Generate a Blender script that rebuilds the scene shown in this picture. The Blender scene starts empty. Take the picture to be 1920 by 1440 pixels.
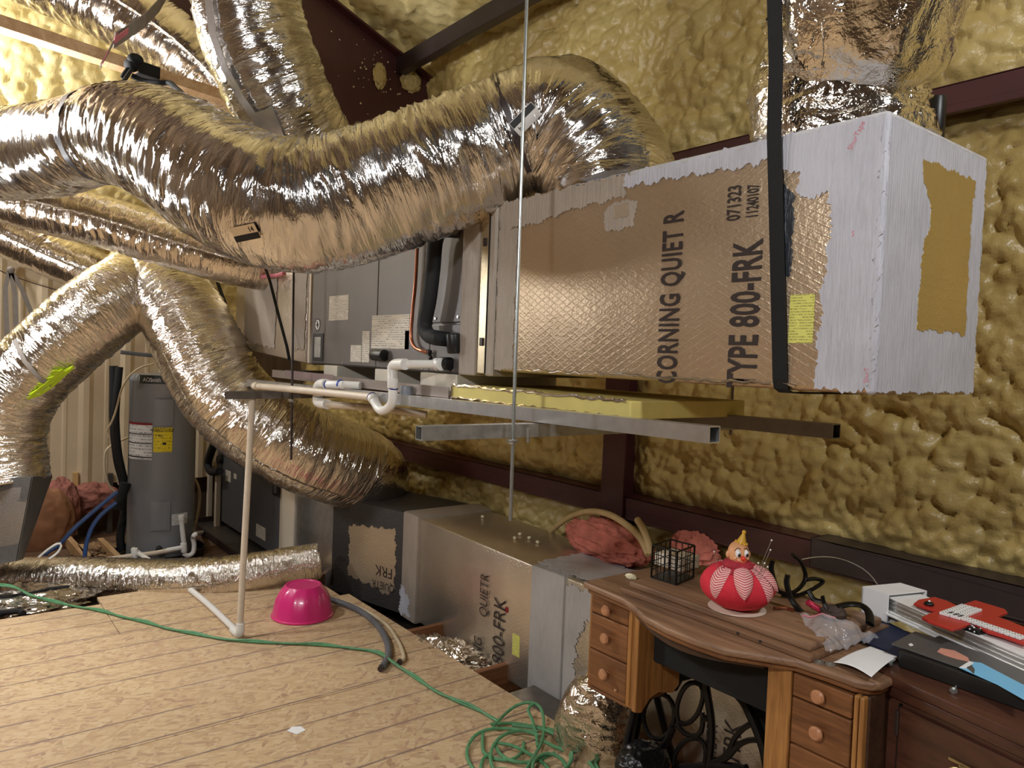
import bpy, bmesh, math, random
import numpy as np
from mathutils import Vector, Matrix
from mathutils.geometry import delaunay_2d_cdt
random.seed(7); np.random.seed(7)
scn = bpy.context.scene
COL = scn.collection
PI = math.pi
R = math.radians

# ------------------------------------------------------------------ camera
cam_d = bpy.data.cameras.new('camera'); cam = bpy.data.objects.new('camera', cam_d); COL.objects.link(cam)
scn.camera = cam
cam_d.sensor_width = 36.0; cam_d.lens = 1400.0 / 1920.0 * 36.0
cam_d.clip_start = 0.05; cam_d.clip_end = 60
_yaw = math.atan2(1090, 1400); _p = R(-2.0); _r = R(2.2)
_fh = Vector((-math.cos(_yaw), math.sin(_yaw), 0)); _rh = Vector((_fh.y, -_fh.x, 0))
_fw = _fh * math.cos(_p) + Vector((0, 0, 1)) * math.sin(_p); _up = _rh.cross(_fw)
_cu = _up * math.cos(_r) - _rh * math.sin(_r); _cr = _rh * math.cos(_r) + _up * math.sin(_r)
cam.matrix_world = Matrix(((_cr.x, _cu.x, -_fw.x, 0), (_cr.y, _cu.y, -_fw.y, 0), (_cr.z, _cu.z, -_fw.z, 1.5), (0, 0, 0, 1)))

# ------------------------------------------------------------------ world, lights, exposure
w = bpy.data.worlds.new('world'); scn.world = w; w.use_nodes = True
w.node_tree.nodes['Background'].inputs[0].default_value = (0.9, 0.95, 1.0, 1)
w.node_tree.nodes['Background'].inputs[1].default_value = 0.06
def area_light(name, loc, target, size, power, color=(1, 0.96, 0.9)):
    d = bpy.data.lights.new(name, 'AREA'); d.shape = 'DISK'; d.size = size; d.energy = power; d.color = color
    o = bpy.data.objects.new(name, d); COL.objects.link(o); o.location = loc
    o.rotation_euler = (Vector(target) - Vector(loc)).to_track_quat('-Z', 'Y').to_euler(); return o
def bulb(name, loc, r, power, color=(1, 0.96, 0.9)):
    d = bpy.data.lights.new(name, 'POINT'); d.shadow_soft_size = r; d.energy = power; d.color = color
    o = bpy.data.objects.new(name, d); COL.objects.link(o); o.location = loc; return o
bulb('left_lamp', (-4.4523, -0.0336, 2.6537), 0.14, 130, (1, 0.99, 0.98))
bulb('end_wall_fill', (-6.7546, -0.2539, 3.5232), 0.10, 95, (1, 0.99, 0.97))  # unseen fill bulb, added to brighten the end wall foam
bulb('side_fill', (-5.0394, -0.4249, 1.8735), 0.12, 40, (0.97, 0.98, 1.0))  # unseen fill bulb, added to brighten the heater corner and floor duct
area_light('overhead_lamp', (-0.4, -1.5, 2.75), (-1.5, 0.7, 0.0), 0.30, 50, (0.97, 0.98, 1.0))
area_light('overhead_lamp', (0.9, 1.4, 3.2), (-0.8, 2.6, 1.0), 0.30, 28, (0.98, 0.98, 0.98))
scn.view_settings.view_transform = 'Standard'; scn.view_settings.look = 'None'
scn.view_settings.gamma = 1.0; scn.view_settings.use_curve_mapping = False
scn.view_settings.exposure = 0.32

# ------------------------------------------------------------------ noise helpers
_perm = np.random.RandomState(3).permutation(256); _perm = np.concatenate([_perm, _perm, _perm])
_g = np.random.RandomState(4).normal(size=(256, 3)); _g /= np.linalg.norm(_g, axis=1)[:, None]
def perlin(x, y, z):
    x, y, z = np.broadcast_arrays(np.asarray(x, float), np.asarray(y, float), np.asarray(z, float))
    xi = np.floor(x).astype(int); yi = np.floor(y).astype(int); zi = np.floor(z).astype(int)
    xf = x - xi; yf = y - yi; zf = z - zi
    fu = lambda t: t * t * t * (t * (t * 6 - 15) + 10)
    u, v, w_ = fu(xf), fu(yf), fu(zf)
    out = 0
    for a in (0, 1):
        for b in (0, 1):
            for c in (0, 1):
                h = _perm[_perm[_perm[(xi + a) & 255] + ((yi + b) & 255)] + ((zi + c) & 255)]
                g = _g[h]
                d = g[..., 0] * (xf - a) + g[..., 1] * (yf - b) + g[..., 2] * (zf - c)
                out = out + d * (u if a else 1 - u) * (v if b else 1 - v) * (w_ if c else 1 - w_)
    return out * 1.5
def ridge(n): return 1 - np.abs(n) * 2
_jit = np.random.RandomState(9).rand(64, 64, 2)
_amp = np.random.RandomState(10).rand(64, 64)
def lumps(x, y):
    """bulging cells: 1 at a cell's centre, falling to 0 in the creases"""
    xi = np.floor(x).astype(int); yi = np.floor(y).astype(int)
    best = np.full(x.shape, -9.0)
    for a in (-1, 0, 1):
        for b in (-1, 0, 1):
            j = _jit[(xi + a) % 64, (yi + b) % 64]; am = _amp[(xi + a) % 64, (yi + b) % 64]
            d2 = (xi + a + j[..., 0] - x) ** 2 + (yi + b + j[..., 1] - y) ** 2
            best = np.maximum(best, (0.70 + 0.60 * am) - d2 * 1.15)
    return np.sqrt(np.maximum(best, 0.0))

# ------------------------------------------------------------------ materials
MATS = {}
def nt(name):
    m = bpy.data.materials.new(name); m.use_nodes = True; MATS[name] = m
    t = m.node_tree; return m, t, t.nodes['Principled BSDF']
def lk(t, a, b): t.links.new(a, b)
def nd(t, kind, **kw):
    n = t.nodes.new(kind)
    for k, v in kw.items():
        if k in n.inputs.keys() if hasattr(n.inputs, 'keys') else False: n.inputs[k].default_value = v
        else: setattr(n, k, v)
    return n
def s2l(c): return tuple((v / 255 / 12.92) if v / 255 <= 0.04045 else ((v / 255 + 0.055) / 1.055) ** 2.4 for v in c)
def coords(t, which='Object', scale=(1, 1, 1), rot=(0, 0, 0)):
    tc = nd(t, 'ShaderNodeTexCoord'); mp = nd(t, 'ShaderNodeMapping')
    mp.inputs['Scale'].default_value = scale; mp.inputs['Rotation'].default_value = rot
    lk(t, tc.outputs[which], mp.inputs['Vector']); return mp.outputs['Vector']
def noise(t, vec, scale, detail=3, rough=0.55, dist=0.0):
    n = nd(t, 'ShaderNodeTexNoise'); n.inputs['Scale'].default_value = scale; n.inputs['Detail'].default_value = detail
    n.inputs['Roughness'].default_value = rough; n.inputs['Distortion'].default_value = dist
    lk(t, vec, n.inputs['Vector']); return n.outputs['Fac']
def ramp(t, fac, stops):
    r = nd(t, 'ShaderNodeValToRGB'); cr = r.color_ramp
    while len(cr.elements) < len(stops): cr.elements.new(0.5)
    for e, (p, c) in zip(cr.elements, stops): e.position = p; e.color = tuple(c) + (1,) if len(c) == 3 else c
    lk(t, fac, r.inputs['Fac']); return r.outputs['Color']
def mix(t, fac, a, b, mode='MIX'):
    n = nd(t, 'ShaderNodeMix'); n.data_type = 'RGBA'; n.blend_type = mode
    for s, v in ((0, fac), (6, a), (7, b)):
        if hasattr(v, 'links'): lk(t, v, n.inputs[s])
        else: n.inputs[s].default_value = v if not isinstance(v, tuple) or len(v) == 4 else v + (1,)
    return n.outputs[2]
def mth(t, op, a, b=0.0):
    n = nd(t, 'ShaderNodeMath'); n.operation = op
    for s, v in ((0, a), (1, b)):
        if hasattr(v, 'links'): lk(t, v, n.inputs[s])
        else: n.inputs[s].default_value = v
    return n.outputs[0]
def bump(t, b, h, strength=0.3, dist=0.01):
    n = nd(t, 'ShaderNodeBump'); n.inputs['Strength'].default_value = strength; n.inputs['Distance'].default_value = dist
    lk(t, h, n.inputs['Height']); lk(t, n.outputs['Normal'], b.inputs['Normal'])
def plain(name, rgb, rough=0.5, metal=0.0, var=0.12, scale=20, bmp=0.0, coat=0.0):
    m, t, b = nt(name); c = s2l(rgb); v = coords(t)
    n = noise(t, v, scale, 4)
    dk = tuple(x * (1 - var) for x in c); lt = tuple(min(1, x * (1 + var)) for x in c)
    lk(t, ramp(t, n, [(0.3, dk), (0.7, lt)]), b.inputs['Base Color'])
    b.inputs['Roughness'].default_value = rough; b.inputs['Metallic'].default_value = metal
    b.inputs['Coat Weight'].default_value = coat
    if bmp: bump(t, b, noise(t, v, scale * 4, 3), bmp, 0.004)
    return m
def foil_mat(name, rgb, rough=0.22, b1=0.5, uv=True, scale=1.0):
    m, t, b = nt(name); c = s2l(rgb)
    v = coords(t, 'UV' if uv else 'Object')
    v1 = coords(t, 'UV' if uv else 'Object', (15 * scale, 2.2 * scale, 3 * scale) if uv else (20 * scale,) * 3)
    v2 = coords(t, 'UV' if uv else 'Object', (36 * scale, 9 * scale, 14 * scale) if uv else (55 * scale,) * 3)
    n1 = noise(t, v1, 1.0, 3, 0.6, 0.8); n2 = noise(t, v2, 1.0, 4, 0.65, 0.4)
    r1 = mth(t, 'ABSOLUTE', mth(t, 'SUBTRACT', n1, 0.5)); r2 = mth(t, 'ABSOLUTE', mth(t, 'SUBTRACT', n2, 0.5))
    h = mth(t, 'ADD', mth(t, 'MULTIPLY', r1, 1.0), mth(t, 'MULTIPLY', r2, 0.55))
    bump(t, b, h, b1, 0.02)
    big = noise(t, v, 5 * scale, 2)
    lk(t, ramp(t, big, [(0.3, tuple(x * 0.9 for x in c)), (0.7, c)]), b.inputs['Base Color'])
    b.inputs['Metallic'].default_value = 1.0
    lk(t, ramp(t, noise(t, v, 9 * scale, 3), [(0.35, (rough * 0.75,) * 3), (0.7, (rough * 1.5,) * 3)]), b.inputs['Roughness'])
    return m
foil_mat('foil', (226, 222, 218), 0.14, 0.8)
foil_mat('foil_creased', (230, 224, 214), 0.12, 1.2, True, 1.3)
foil_mat('foil_dull', (216, 208, 198), 0.14, 0.6)
foil_mat('foil_crumpled', (232, 226, 216), 0.09, 0.7, False, 0.42)
def board_mat(name, rgb, rough=0.34, scrim=0.35):
    """foil-faced duct board: diamond scrim showing through a metal skin"""
    m, t, b = nt(name); c = s2l(rgb)
    tc = nd(t, 'ShaderNodeTexCoord')
    hs = []
    for ang in (0.50, -0.50):
        mp = nd(t, 'ShaderNodeMapping'); mp.inputs['Rotation'].default_value = (0, ang, 0)
        lk(t, tc.outputs['Object'], mp.inputs['Vector'])
        wv = nd(t, 'ShaderNodeTexWave'); wv.bands_direction = 'Z'; wv.inputs['Scale'].default_value = 16.0
        wv.inputs['Distortion'].default_value = 0.6; wv.inputs['Detail'].default_value = 1
        lk(t, mp.outputs['Vector'], wv.inputs['Vector'])
        hs.append(mth(t, 'POWER', wv.outputs['Fac'], 14))
    line = mth(t, 'MAXIMUM', hs[0], hs[1])
    v = coords(t); n = noise(t, v, 90, 3); big = noise(t, v, 3.5, 3)
    h = mth(t, 'ADD', mth(t, 'MULTIPLY', line, scrim), mth(t, 'MULTIPLY', n, 0.8))
    h = mth(t, 'ADD', h, mth(t, 'MULTIPLY', big, 3.0))
    bump(t, b, h, 0.35, 0.006)
    lk(t, ramp(t, big, [(0.3, tuple(x * 0.86 for x in c)), (0.7, c)]), b.inputs['Base Color'])
    b.inputs['Metallic'].default_value = 0.85; b.inputs['Roughness'].default_value = rough
    return m
board_mat('duct_board', (204, 182, 154), 0.38, 0.17)
board_mat('duct_board_pale', (228, 216, 198), 0.32, 0.14)
board_mat('duct_board_dark', (140, 112, 92))
board_mat('duct_board_lit', (236, 226, 206), 0.3, 0.1)  # brighter board copy: the light under the table is put into its colour
board_mat('duct_board_foam_reflect', (206, 184, 124), 0.4, 0.1)  # bare foil with the yellow foam's reflection put into its colour
board_mat('duct_board_cream', (222, 204, 176), 0.5, 0.1)
board_mat('duct_board_dull', (160, 156, 152), 0.45, 0.15)
def mastic_mat(name, rgb, rough=0.55, sc=(4, 4, 60)):
    m, t, b = nt(name); c = s2l(rgb)
    v = coords(t, 'Object', sc); st = noise(t, v, 2.5, 4, 0.6, 0.5); v2 = coords(t); n = noise(t, v2, 7, 4)
    lk(t, ramp(t, mth(t, 'ADD', mth(t, 'MULTIPLY', st, 0.5), mth(t, 'MULTIPLY', n, 0.5)),
               [(0.33, tuple(x * 0.80 for x in c)), (0.55, c)]), b.inputs['Base Color'])
    b.inputs['Roughness'].default_value = rough
    bump(t, b, mth(t, 'ADD', st, mth(t, 'MULTIPLY', n, 0.7)), 0.6, 0.008)
    return m
mastic_mat('white_mastic', (190, 190, 199), 0.5, (60, 60, 5))
mastic_mat('white_mastic_flat', (196, 195, 196), 0.5, (5, 5, 60))
mastic_mat('grey_mastic', (176, 172, 168), 0.55, (60, 60, 5))
mastic_mat('grey_mastic_warm', (166, 154, 140), 0.5, (60, 60, 5))
mastic_mat('dark_reflection', (44, 48, 56), 0.4, (30, 30, 6))
mastic_mat('black_mastic_grey', (92, 90, 88), 0.5, (20, 20, 8))
mastic_mat('black_mastic', (62, 58, 56), 0.6, (20, 20, 20))
def foam_mat(name, c1, c2):
    m, t, b = nt(name); v = coords(t)
    n = noise(t, v, 2.2, 4); f = noise(t, v, 26, 4)
    lk(t, mix(t, mth(t, 'MULTIPLY', f, 0.5), ramp(t, n, [(0.3, s2l(c2)), (0.68, s2l(c1))]), s2l(c2)), b.inputs['Base Color'])
    b.inputs['Roughness'].default_value = 0.36; b.inputs['Specular IOR Level'].default_value = 0.5
    bump(t, b, mth(t, 'ADD', f, noise(t, v, 90, 2)), 0.25, 0.01)
    return m
foam_mat('spray_foam', (208, 188, 124), (178, 152, 92))
foam_mat('spray_foam_pale', (220, 206, 154), (198, 176, 114))
def osb_mat(name):
    m, t, b = nt(name); v = coords(t)
    col = None; hh = None
    for k, (rot, sx, sy, off) in enumerate(((0.15, 11, 44, 0), (1.35, 13, 50, 3.3), (2.3, 10, 40, 7.7), (0.8, 15, 56, 12.1), (1.9, 20, 80, 21.0))):
        mp = nd(t, 'ShaderNodeMapping'); mp.inputs['Rotation'].default_value = (0, 0, rot); mp.inputs['Location'].default_value = (off, off * 0.7, 0)
        mp.inputs['Scale'].default_value = (1, 1, 0.001)
        tc = nd(t, 'ShaderNodeTexCoord'); lk(t, tc.outputs['Object'], mp.inputs['Vector'])
        mp2 = nd(t, 'ShaderNodeMapping'); mp2.inputs['Scale'].default_value = (sx, sy, 0.001); lk(t, mp.outputs['Vector'], mp2.inputs['Vector'])
        wob = nd(t, 'ShaderNodeTexNoise'); wob.inputs['Scale'].default_value = 0.9; lk(t, mp2.outputs['Vector'], wob.inputs['Vector'])
        add = nd(t, 'ShaderNodeVectorMath'); add.operation = 'ADD'; lk(t, mp2.outputs['Vector'], add.inputs[0])
        sc = nd(t, 'ShaderNodeVectorMath'); sc.operation = 'SCALE'; sc.inputs['Scale'].default_value = 0.7
        lk(t, wob.outputs['Color'], sc.inputs[0]); lk(t, sc.outputs[0], add.inputs[1])
        vo = nd(t, 'ShaderNodeTexVoronoi'); vo.inputs['Scale'].default_value = 1.0; lk(t, add.outputs[0], vo.inputs['Vector'])
        sep = nd(t, 'ShaderNodeSeparateColor'); lk(t, vo.outputs['Color'], sep.inputs[0])
        flake = ramp(t, sep.outputs[0], [(0.0, s2l((168, 136, 112))), (0.10, s2l((182, 152, 114))), (0.55, s2l((198, 170, 130))), (0.85, s2l((204, 180, 142))), (1.0, s2l((164, 132, 100)))])
        if col is None: col = flake; hh = sep.outputs[1]
        else:
            pick = mth(t, 'GREATER_THAN', sep.outputs[2], 0.62)
            col = mix(t, pick, col, flake); hh = mth(t, 'ADD', mth(t, 'MULTIPLY', hh, 0.7), mth(t, 'MULTIPLY', sep.outputs[1], 0.5))
    # printed nailing lines every 20 cm along y, some fainter
    sx = nd(t, 'ShaderNodeSeparateXYZ'); lk(t, v, sx.inputs[0])
    fr = mth(t, 'ABSOLUTE', mth(t, 'SUBTRACT', mth(t, 'FRACT', mth(t, 'DIVIDE', mth(t, 'ADD', sx.outputs[0], 20.015), 0.2033)), 0.5))
    ln = mth(t, 'LESS_THAN', fr, 0.028)
    nn = noise(t, v, 9, 3); nn2 = noise(t, coords(t, 'Object', (2.4, 0.5, 1)), 1.0, 2)
    ln = mth(t, 'MULTIPLY', ln, mth(t, 'MULTIPLY', mth(t, 'GREATER_THAN', nn2, 0.42), mth(t, 'MULTIPLY', nn, 1.7)))
    col = mix(t, mth(t, 'MINIMUM', ln, 0.9), col, s2l((118, 98, 88)))
    dirt = noise(t, v, 1.6, 4)
    col = mix(t, mth(t, 'MULTIPLY', mth(t, 'SUBTRACT', dirt, 0.35), 0.6), col, s2l((172, 142, 122)))
    lk(t, col, b.inputs['Base Color']); b.inputs['Roughness'].default_value = 0.7
    bump(t, b, hh, 0.25, 0.004)
    return m
osb_mat('osb')
def wood_mat(name, c1, c2, axis=0, rough=0.45, sc=1.0):
    m, t, b = nt(name)
    s = [22 * sc] * 3; s[axis] = 1.6 * sc
    v = coords(t, 'Object', tuple(s)); n = noise(t, v, 1.3, 5, 0.6, 0.9); f = noise(t, v, 7, 3)
    k = mth(t, 'ADD', mth(t, 'MULTIPLY', n, 0.75), mth(t, 'MULTIPLY', f, 0.25))
    lk(t, ramp(t, k, [(0.36, s2l(c2)), (0.62, s2l(c1))]), b.inputs['Base Color'])
    b.inputs['Roughness'].default_value = rough; bump(t, b, k, 0.12, 0.003); return m
wood_mat('desk_top_wood', (146, 112, 84), (104, 76, 56), 0, 0.5)
wood_mat('lid_wood', (130, 96, 68), (94, 66, 46), 0, 0.5)
plain('matt_black', (6, 6, 6), 0.9)
wood_mat('desk_wood', (132, 86, 50), (90, 55, 30), 0, 0.42)
wood_mat('desk_side_wood', (172, 122, 66), (124, 80, 40), 2, 0.42)
wood_mat('knob_wood', (190, 138, 100), (164, 112, 78), 1, 0.4)
wood_mat('cabinet_wood', (90, 56, 42), (64, 38, 28), 0, 0.32, 0.7)
wood_mat('joist_wood', (138, 90, 54), (106, 66, 38), 1, 0.6)
wood_mat('lumber', (202, 170, 132), (176, 140, 100), 0, 0.6, 0.6)
wood_mat('lumber_upright', (206, 172, 116), (180, 142, 90), 2, 0.6, 0.6)
wood_mat('plywood_tan', (116, 96, 74), (88, 70, 52), 2, 0.6, 0.2)
plain('primer_steel', (70, 34, 34), 0.42, 0, 0.15, 6, 0.1)
plain('dark_steel', (52, 40, 38), 0.45, 0, 0.2, 8)
plain('galvanized', (210, 211, 212), 0.28, 0.9, 0.12, 18, 0.1)
plain('galvanized_dark', (120, 114, 108), 0.4, 0.85, 0.15, 14)
plain('dull_zinc', (168, 166, 160), 0.42, 0.8, 0.2, 26, 0.1)
plain('rod_steel', (186, 192, 190), 0.3, 0.9, 0.1, 80)
plain('cabinet_grey', (106, 100, 96), 0.42, 0.25, 0.06, 5)
plain('unit_grey', (92, 92, 94), 0.42, 0.2, 0.06, 5)
plain('heater_grey', (138, 140, 144), 0.35, 0.1, 0.04, 4)
plain('grey_plastic', (120, 122, 126), 0.4, 0, 0.04, 6)
plain('black_foam_pipe', (22, 22, 24), 0.75, 0, 0.2, 40, 0.2)
plain('black_plastic', (16, 16, 17), 0.4, 0, 0.1, 20)
plain('black_bag', (14, 14, 16), 0.35, 0, 0.1, 8, 0.1)
plain('black_iron', (20, 18, 18), 0.38, 0.5, 0.2, 30, 0.15)
plain('black_strap', (7, 7, 8), 0.8, 0, 0.15, 60, 0.2)
plain('pvc', (224, 222, 216), 0.32, 0, 0.03, 6)
plain('pvc_aged', (206, 192, 172), 0.42, 0, 0.08, 14)
plain('purple_primer', (40, 44, 120), 0.4, 0, 0.1, 20)
plain('copper', (190, 124, 96), 0.28, 0.95, 0.1, 30)
plain('foil_tape', (222, 222, 224), 0.25, 0.9, 0.06, 20, 0.2)
plain('paper_white', (232, 232, 232), 0.7, 0, 0.03, 6)
plain('pink_bowl', (214, 44, 120), 0.28, 0, 0.03, 4, 0, 0.3)
plain('green_cord', (84, 140, 96), 0.5, 0, 0.18, 40)
plain('grey_hose', (98, 100, 104), 0.5, 0, 0.15, 40)
plain('tan_cable', (196, 178, 146), 0.55, 0, 0.1, 30)
plain('pale_tube', (190, 164, 116), 0.55, 0, 0.1, 20)
plain('blue_pipe', (54, 84, 140), 0.4, 0, 0.1, 20)
plain('red_felt', (206, 40, 58), 0.85, 0, 0.12, 30, 0.15)
plain('deep_red_felt', (158, 38, 52), 0.9, 0, 0.2, 60, 0.2)
plain('skin_plastic', (232, 170, 122), 0.38, 0, 0.05, 12)
plain('hat_yellow', (232, 184, 66), 0.45, 0, 0.1, 40)
plain('nose_red', (222, 60, 40), 0.35, 0, 0.04, 12)
plain('eye_white', (240, 240, 240), 0.3, 0, 0.02, 12)
plain('ink_black', (14, 12, 12), 0.6, 0, 0.1, 50)
plain('print_brown', (46, 34, 30), 0.6, 0, 0.2, 90)
plain('print_red', (206, 120, 132), 0.6, 0, 0.1, 40)
plain('red_plastic', (184, 50, 42), 0.4, 0, 0.06, 10)
plain('white_plastic', (238, 238, 236), 0.35, 0, 0.02, 10)
plain('aluminium', (212, 212, 208), 0.28, 0.85, 0.06, 6)
plain('navy', (24, 34, 62), 0.6, 0, 0.15, 10)
plain('slate_board', (84, 82, 80), 0.45, 0, 0.1, 12)
plain('sky_print', (122, 192, 232), 0.45, 0, 0.05, 8)
plain('hand_print', (214, 152, 132), 0.45, 0, 0.06, 12)
plain('black_frame', (30, 29, 28), 0.38, 0, 0.2, 12)
plain('brass', (170, 150, 110), 0.3, 0.9, 0.12, 40)
plain('pink_batt', (192, 112, 96), 0.95, 0, 0.22, 16, 0.8)
plain('pink_batt_dull', (150, 96, 84), 0.95, 0, 0.3, 14, 0.8)
plain('kraft_paper', (150, 104, 72), 0.8, 0, 0.2, 8, 0.2)
plain('yellow_foamboard', (214, 198, 116), 0.7, 0, 0.1, 10, 0.1)
plain('pan_steel', (150, 138, 130), 0.35, 0.55, 0.12, 4)
plain('block_foam', (206, 198, 182), 0.75, 0, 0.05, 10)
plain('beige_metal', (206, 188, 158), 0.45, 0, 0.07, 3)
plain('beige_trim', (214, 202, 182), 0.5, 0, 0.06, 5)
plain('lime_tape', (186, 214, 30), 0.4, 0, 0.06, 12)
plain('label_yellow', (238, 212, 22), 0.5, 0, 0.04, 12)
plain('dirt', (96, 72, 52), 0.9, 0, 0.4, 10, 0.5)
plain('dark_floor', (60, 50, 42), 0.9, 0, 0.4, 8, 0.3)
plain('blue_ring', (40, 70, 170), 0.4, 0, 0.1, 20)
plain('grey_strap', (132, 124, 116), 0.6, 0, 0.1, 20)
plain('foam_scrap', (232, 222, 188), 0.7, 0, 0.08, 30, 0.3)
plain('galvanized_warm', (196, 180, 150), 0.34, 0.85, 0.12, 18, 0.1)
plain('pan_mauve', (150, 130, 130), 0.4, 0.4, 0.08, 6)
plain('badge_dark', (52, 56, 52), 0.4, 0.2, 0.05, 20)
plain('nose_red_dark', (130, 30, 34), 0.5, 0, 0.05, 12)
plain('copper_dark', (120, 60, 44), 0.5, 0.5, 0.3, 30)
plain('foam_dust', (150, 122, 90), 0.9, 0, 0.4, 20, 0.6)
plain('rust_brown', (74, 58, 50), 0.75, 0.2, 0.3, 30, 0.5)
plain('red_shiny', (200, 50, 84), 0.25, 0.3, 0.3, 60, 0.6)
wood_mat('dark_wood', (70, 44, 28), (46, 28, 18), 0, 0.5)
def print_mat(name, paper, ink, sc=60, dens=0.5):
    """a sticker carrying rows of small print too fine to read"""
    m, t, b = nt(name); v = coords(t, 'UV')
    sx = nd(t, 'ShaderNodeSeparateXYZ'); lk(t, v, sx.inputs[0])
    row = mth(t, 'FRACT', mth(t, 'MULTIPLY', sx.outputs[1], sc / 4))
    rowm = mth(t, 'LESS_THAN', row, 0.5)
    n = noise(t, coords(t, 'UV', (sc * 1.2, sc / 4, 1)), 1.0, 2)
    blk = noise(t, coords(t, 'UV', (2, 7, 1)), 1.0, 1)
    ink_f = mth(t, 'MULTIPLY', mth(t, 'MULTIPLY', rowm, mth(t, 'GREATER_THAN', n, 1 - dens)), mth(t, 'GREATER_THAN', blk, 0.42))
    lk(t, mix(t, mth(t, 'MULTIPLY', ink_f, 0.75), s2l(paper), s2l(ink)), b.inputs['Base Color'])
    b.inputs['Roughness'].default_value = 0.5; return m
print_mat('sticker_white', (214, 206, 190), (60, 54, 50))
print_mat('sticker_yellow', (222, 220, 116), (70, 66, 30), 70)
print_mat('sticker_energy', (238, 214, 24), (40, 36, 20), 30, 0.45)
print_mat('sticker_plain', (226, 226, 226), (90, 90, 92), 44)
def stripe_mat():
    m, t, b = nt('striped_felt'); v = coords(t, 'UV', (1, 8, 1))
    wv = nd(t, 'ShaderNodeTexWave'); wv.bands_direction = 'Y'; wv.inputs['Scale'].default_value = 0.6; wv.inputs['Distortion'].default_value = 1.2
    wv.inputs['Detail Scale'].default_value = 2.0; lk(t, v, wv.inputs['Vector'])
    lk(t, ramp(t, wv.outputs['Fac'], [(0.45, s2l((186, 82, 88))), (0.62, s2l((232, 190, 184)))]), b.inputs['Base Color'])
    b.inputs['Roughness'].default_value = 0.9
stripe_mat()
def clear_mat(name):
    m, t, b = nt(name); b.inputs['Base Color'].default_value = (0.85, 0.85, 0.88, 1); b.inputs['Roughness'].default_value = 0.08
    b.inputs['Specular IOR Level'].default_value = 0.9; b.inputs['Alpha'].default_value = 0.14
    bump(t, b, noise(t, coords(t), 30, 3), 0.8, 0.012)
clear_mat('clear_bag')

# ------------------------------------------------------------------ object helpers
WL = {}
def wloc(o):
    return WL.get(o.name, Vector((0, 0, 0))) if o else Vector((0, 0, 0))
def tag(o, label=None, cat=None, group=None, kind=None):
    if label: o['label'] = label
    if cat: o['category'] = cat
    if group: o['group'] = group
    if kind: o['kind'] = kind
    return o
def thing(name, label, cat, loc=(0, 0, 0), group=None):
    o = bpy.data.objects.new(name, None); o.empty_display_size = 0.05; COL.objects.link(o)
    o.location = loc; WL[o.name] = Vector(loc); return tag(o, label, cat, group)
def link(name, me, mat, parent=None, origin=None, smooth=False):
    """me in world coordinates; the object sits at origin (or at its parent's)"""
    o = bpy.data.objects.new(name, me); COL.objects.link(o)
    base = Vector(origin) if origin is not None else (wloc(parent) if parent else None)
    if base is None:
        n = len(me.vertices); a = np.empty(n * 3); me.vertices.foreach_get('co', a); a = a.reshape(-1, 3)
        lo, hi = a.min(0), a.max(0); base = Vector(((lo[0] + hi[0]) / 2, (lo[1] + hi[1]) / 2, lo[2]))
    me.transform(Matrix.Translation(-base))
    if parent: o.parent = parent; o.location = base - wloc(parent)
    else: o.location = base
    WL[o.name] = base.copy()
    if mat: me.materials.append(MATS[mat] if isinstance(mat, str) else mat)
    if smooth: me.shade_smooth()
    return o
def basis(d):
    d = Vector(d).normalized(); a = Vector((0, 0, 1)) if abs(d.z) < 0.9 else Vector((1, 0, 0))
    u = d.cross(a).normalized(); return u, u.cross(d).normalized(), d
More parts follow.
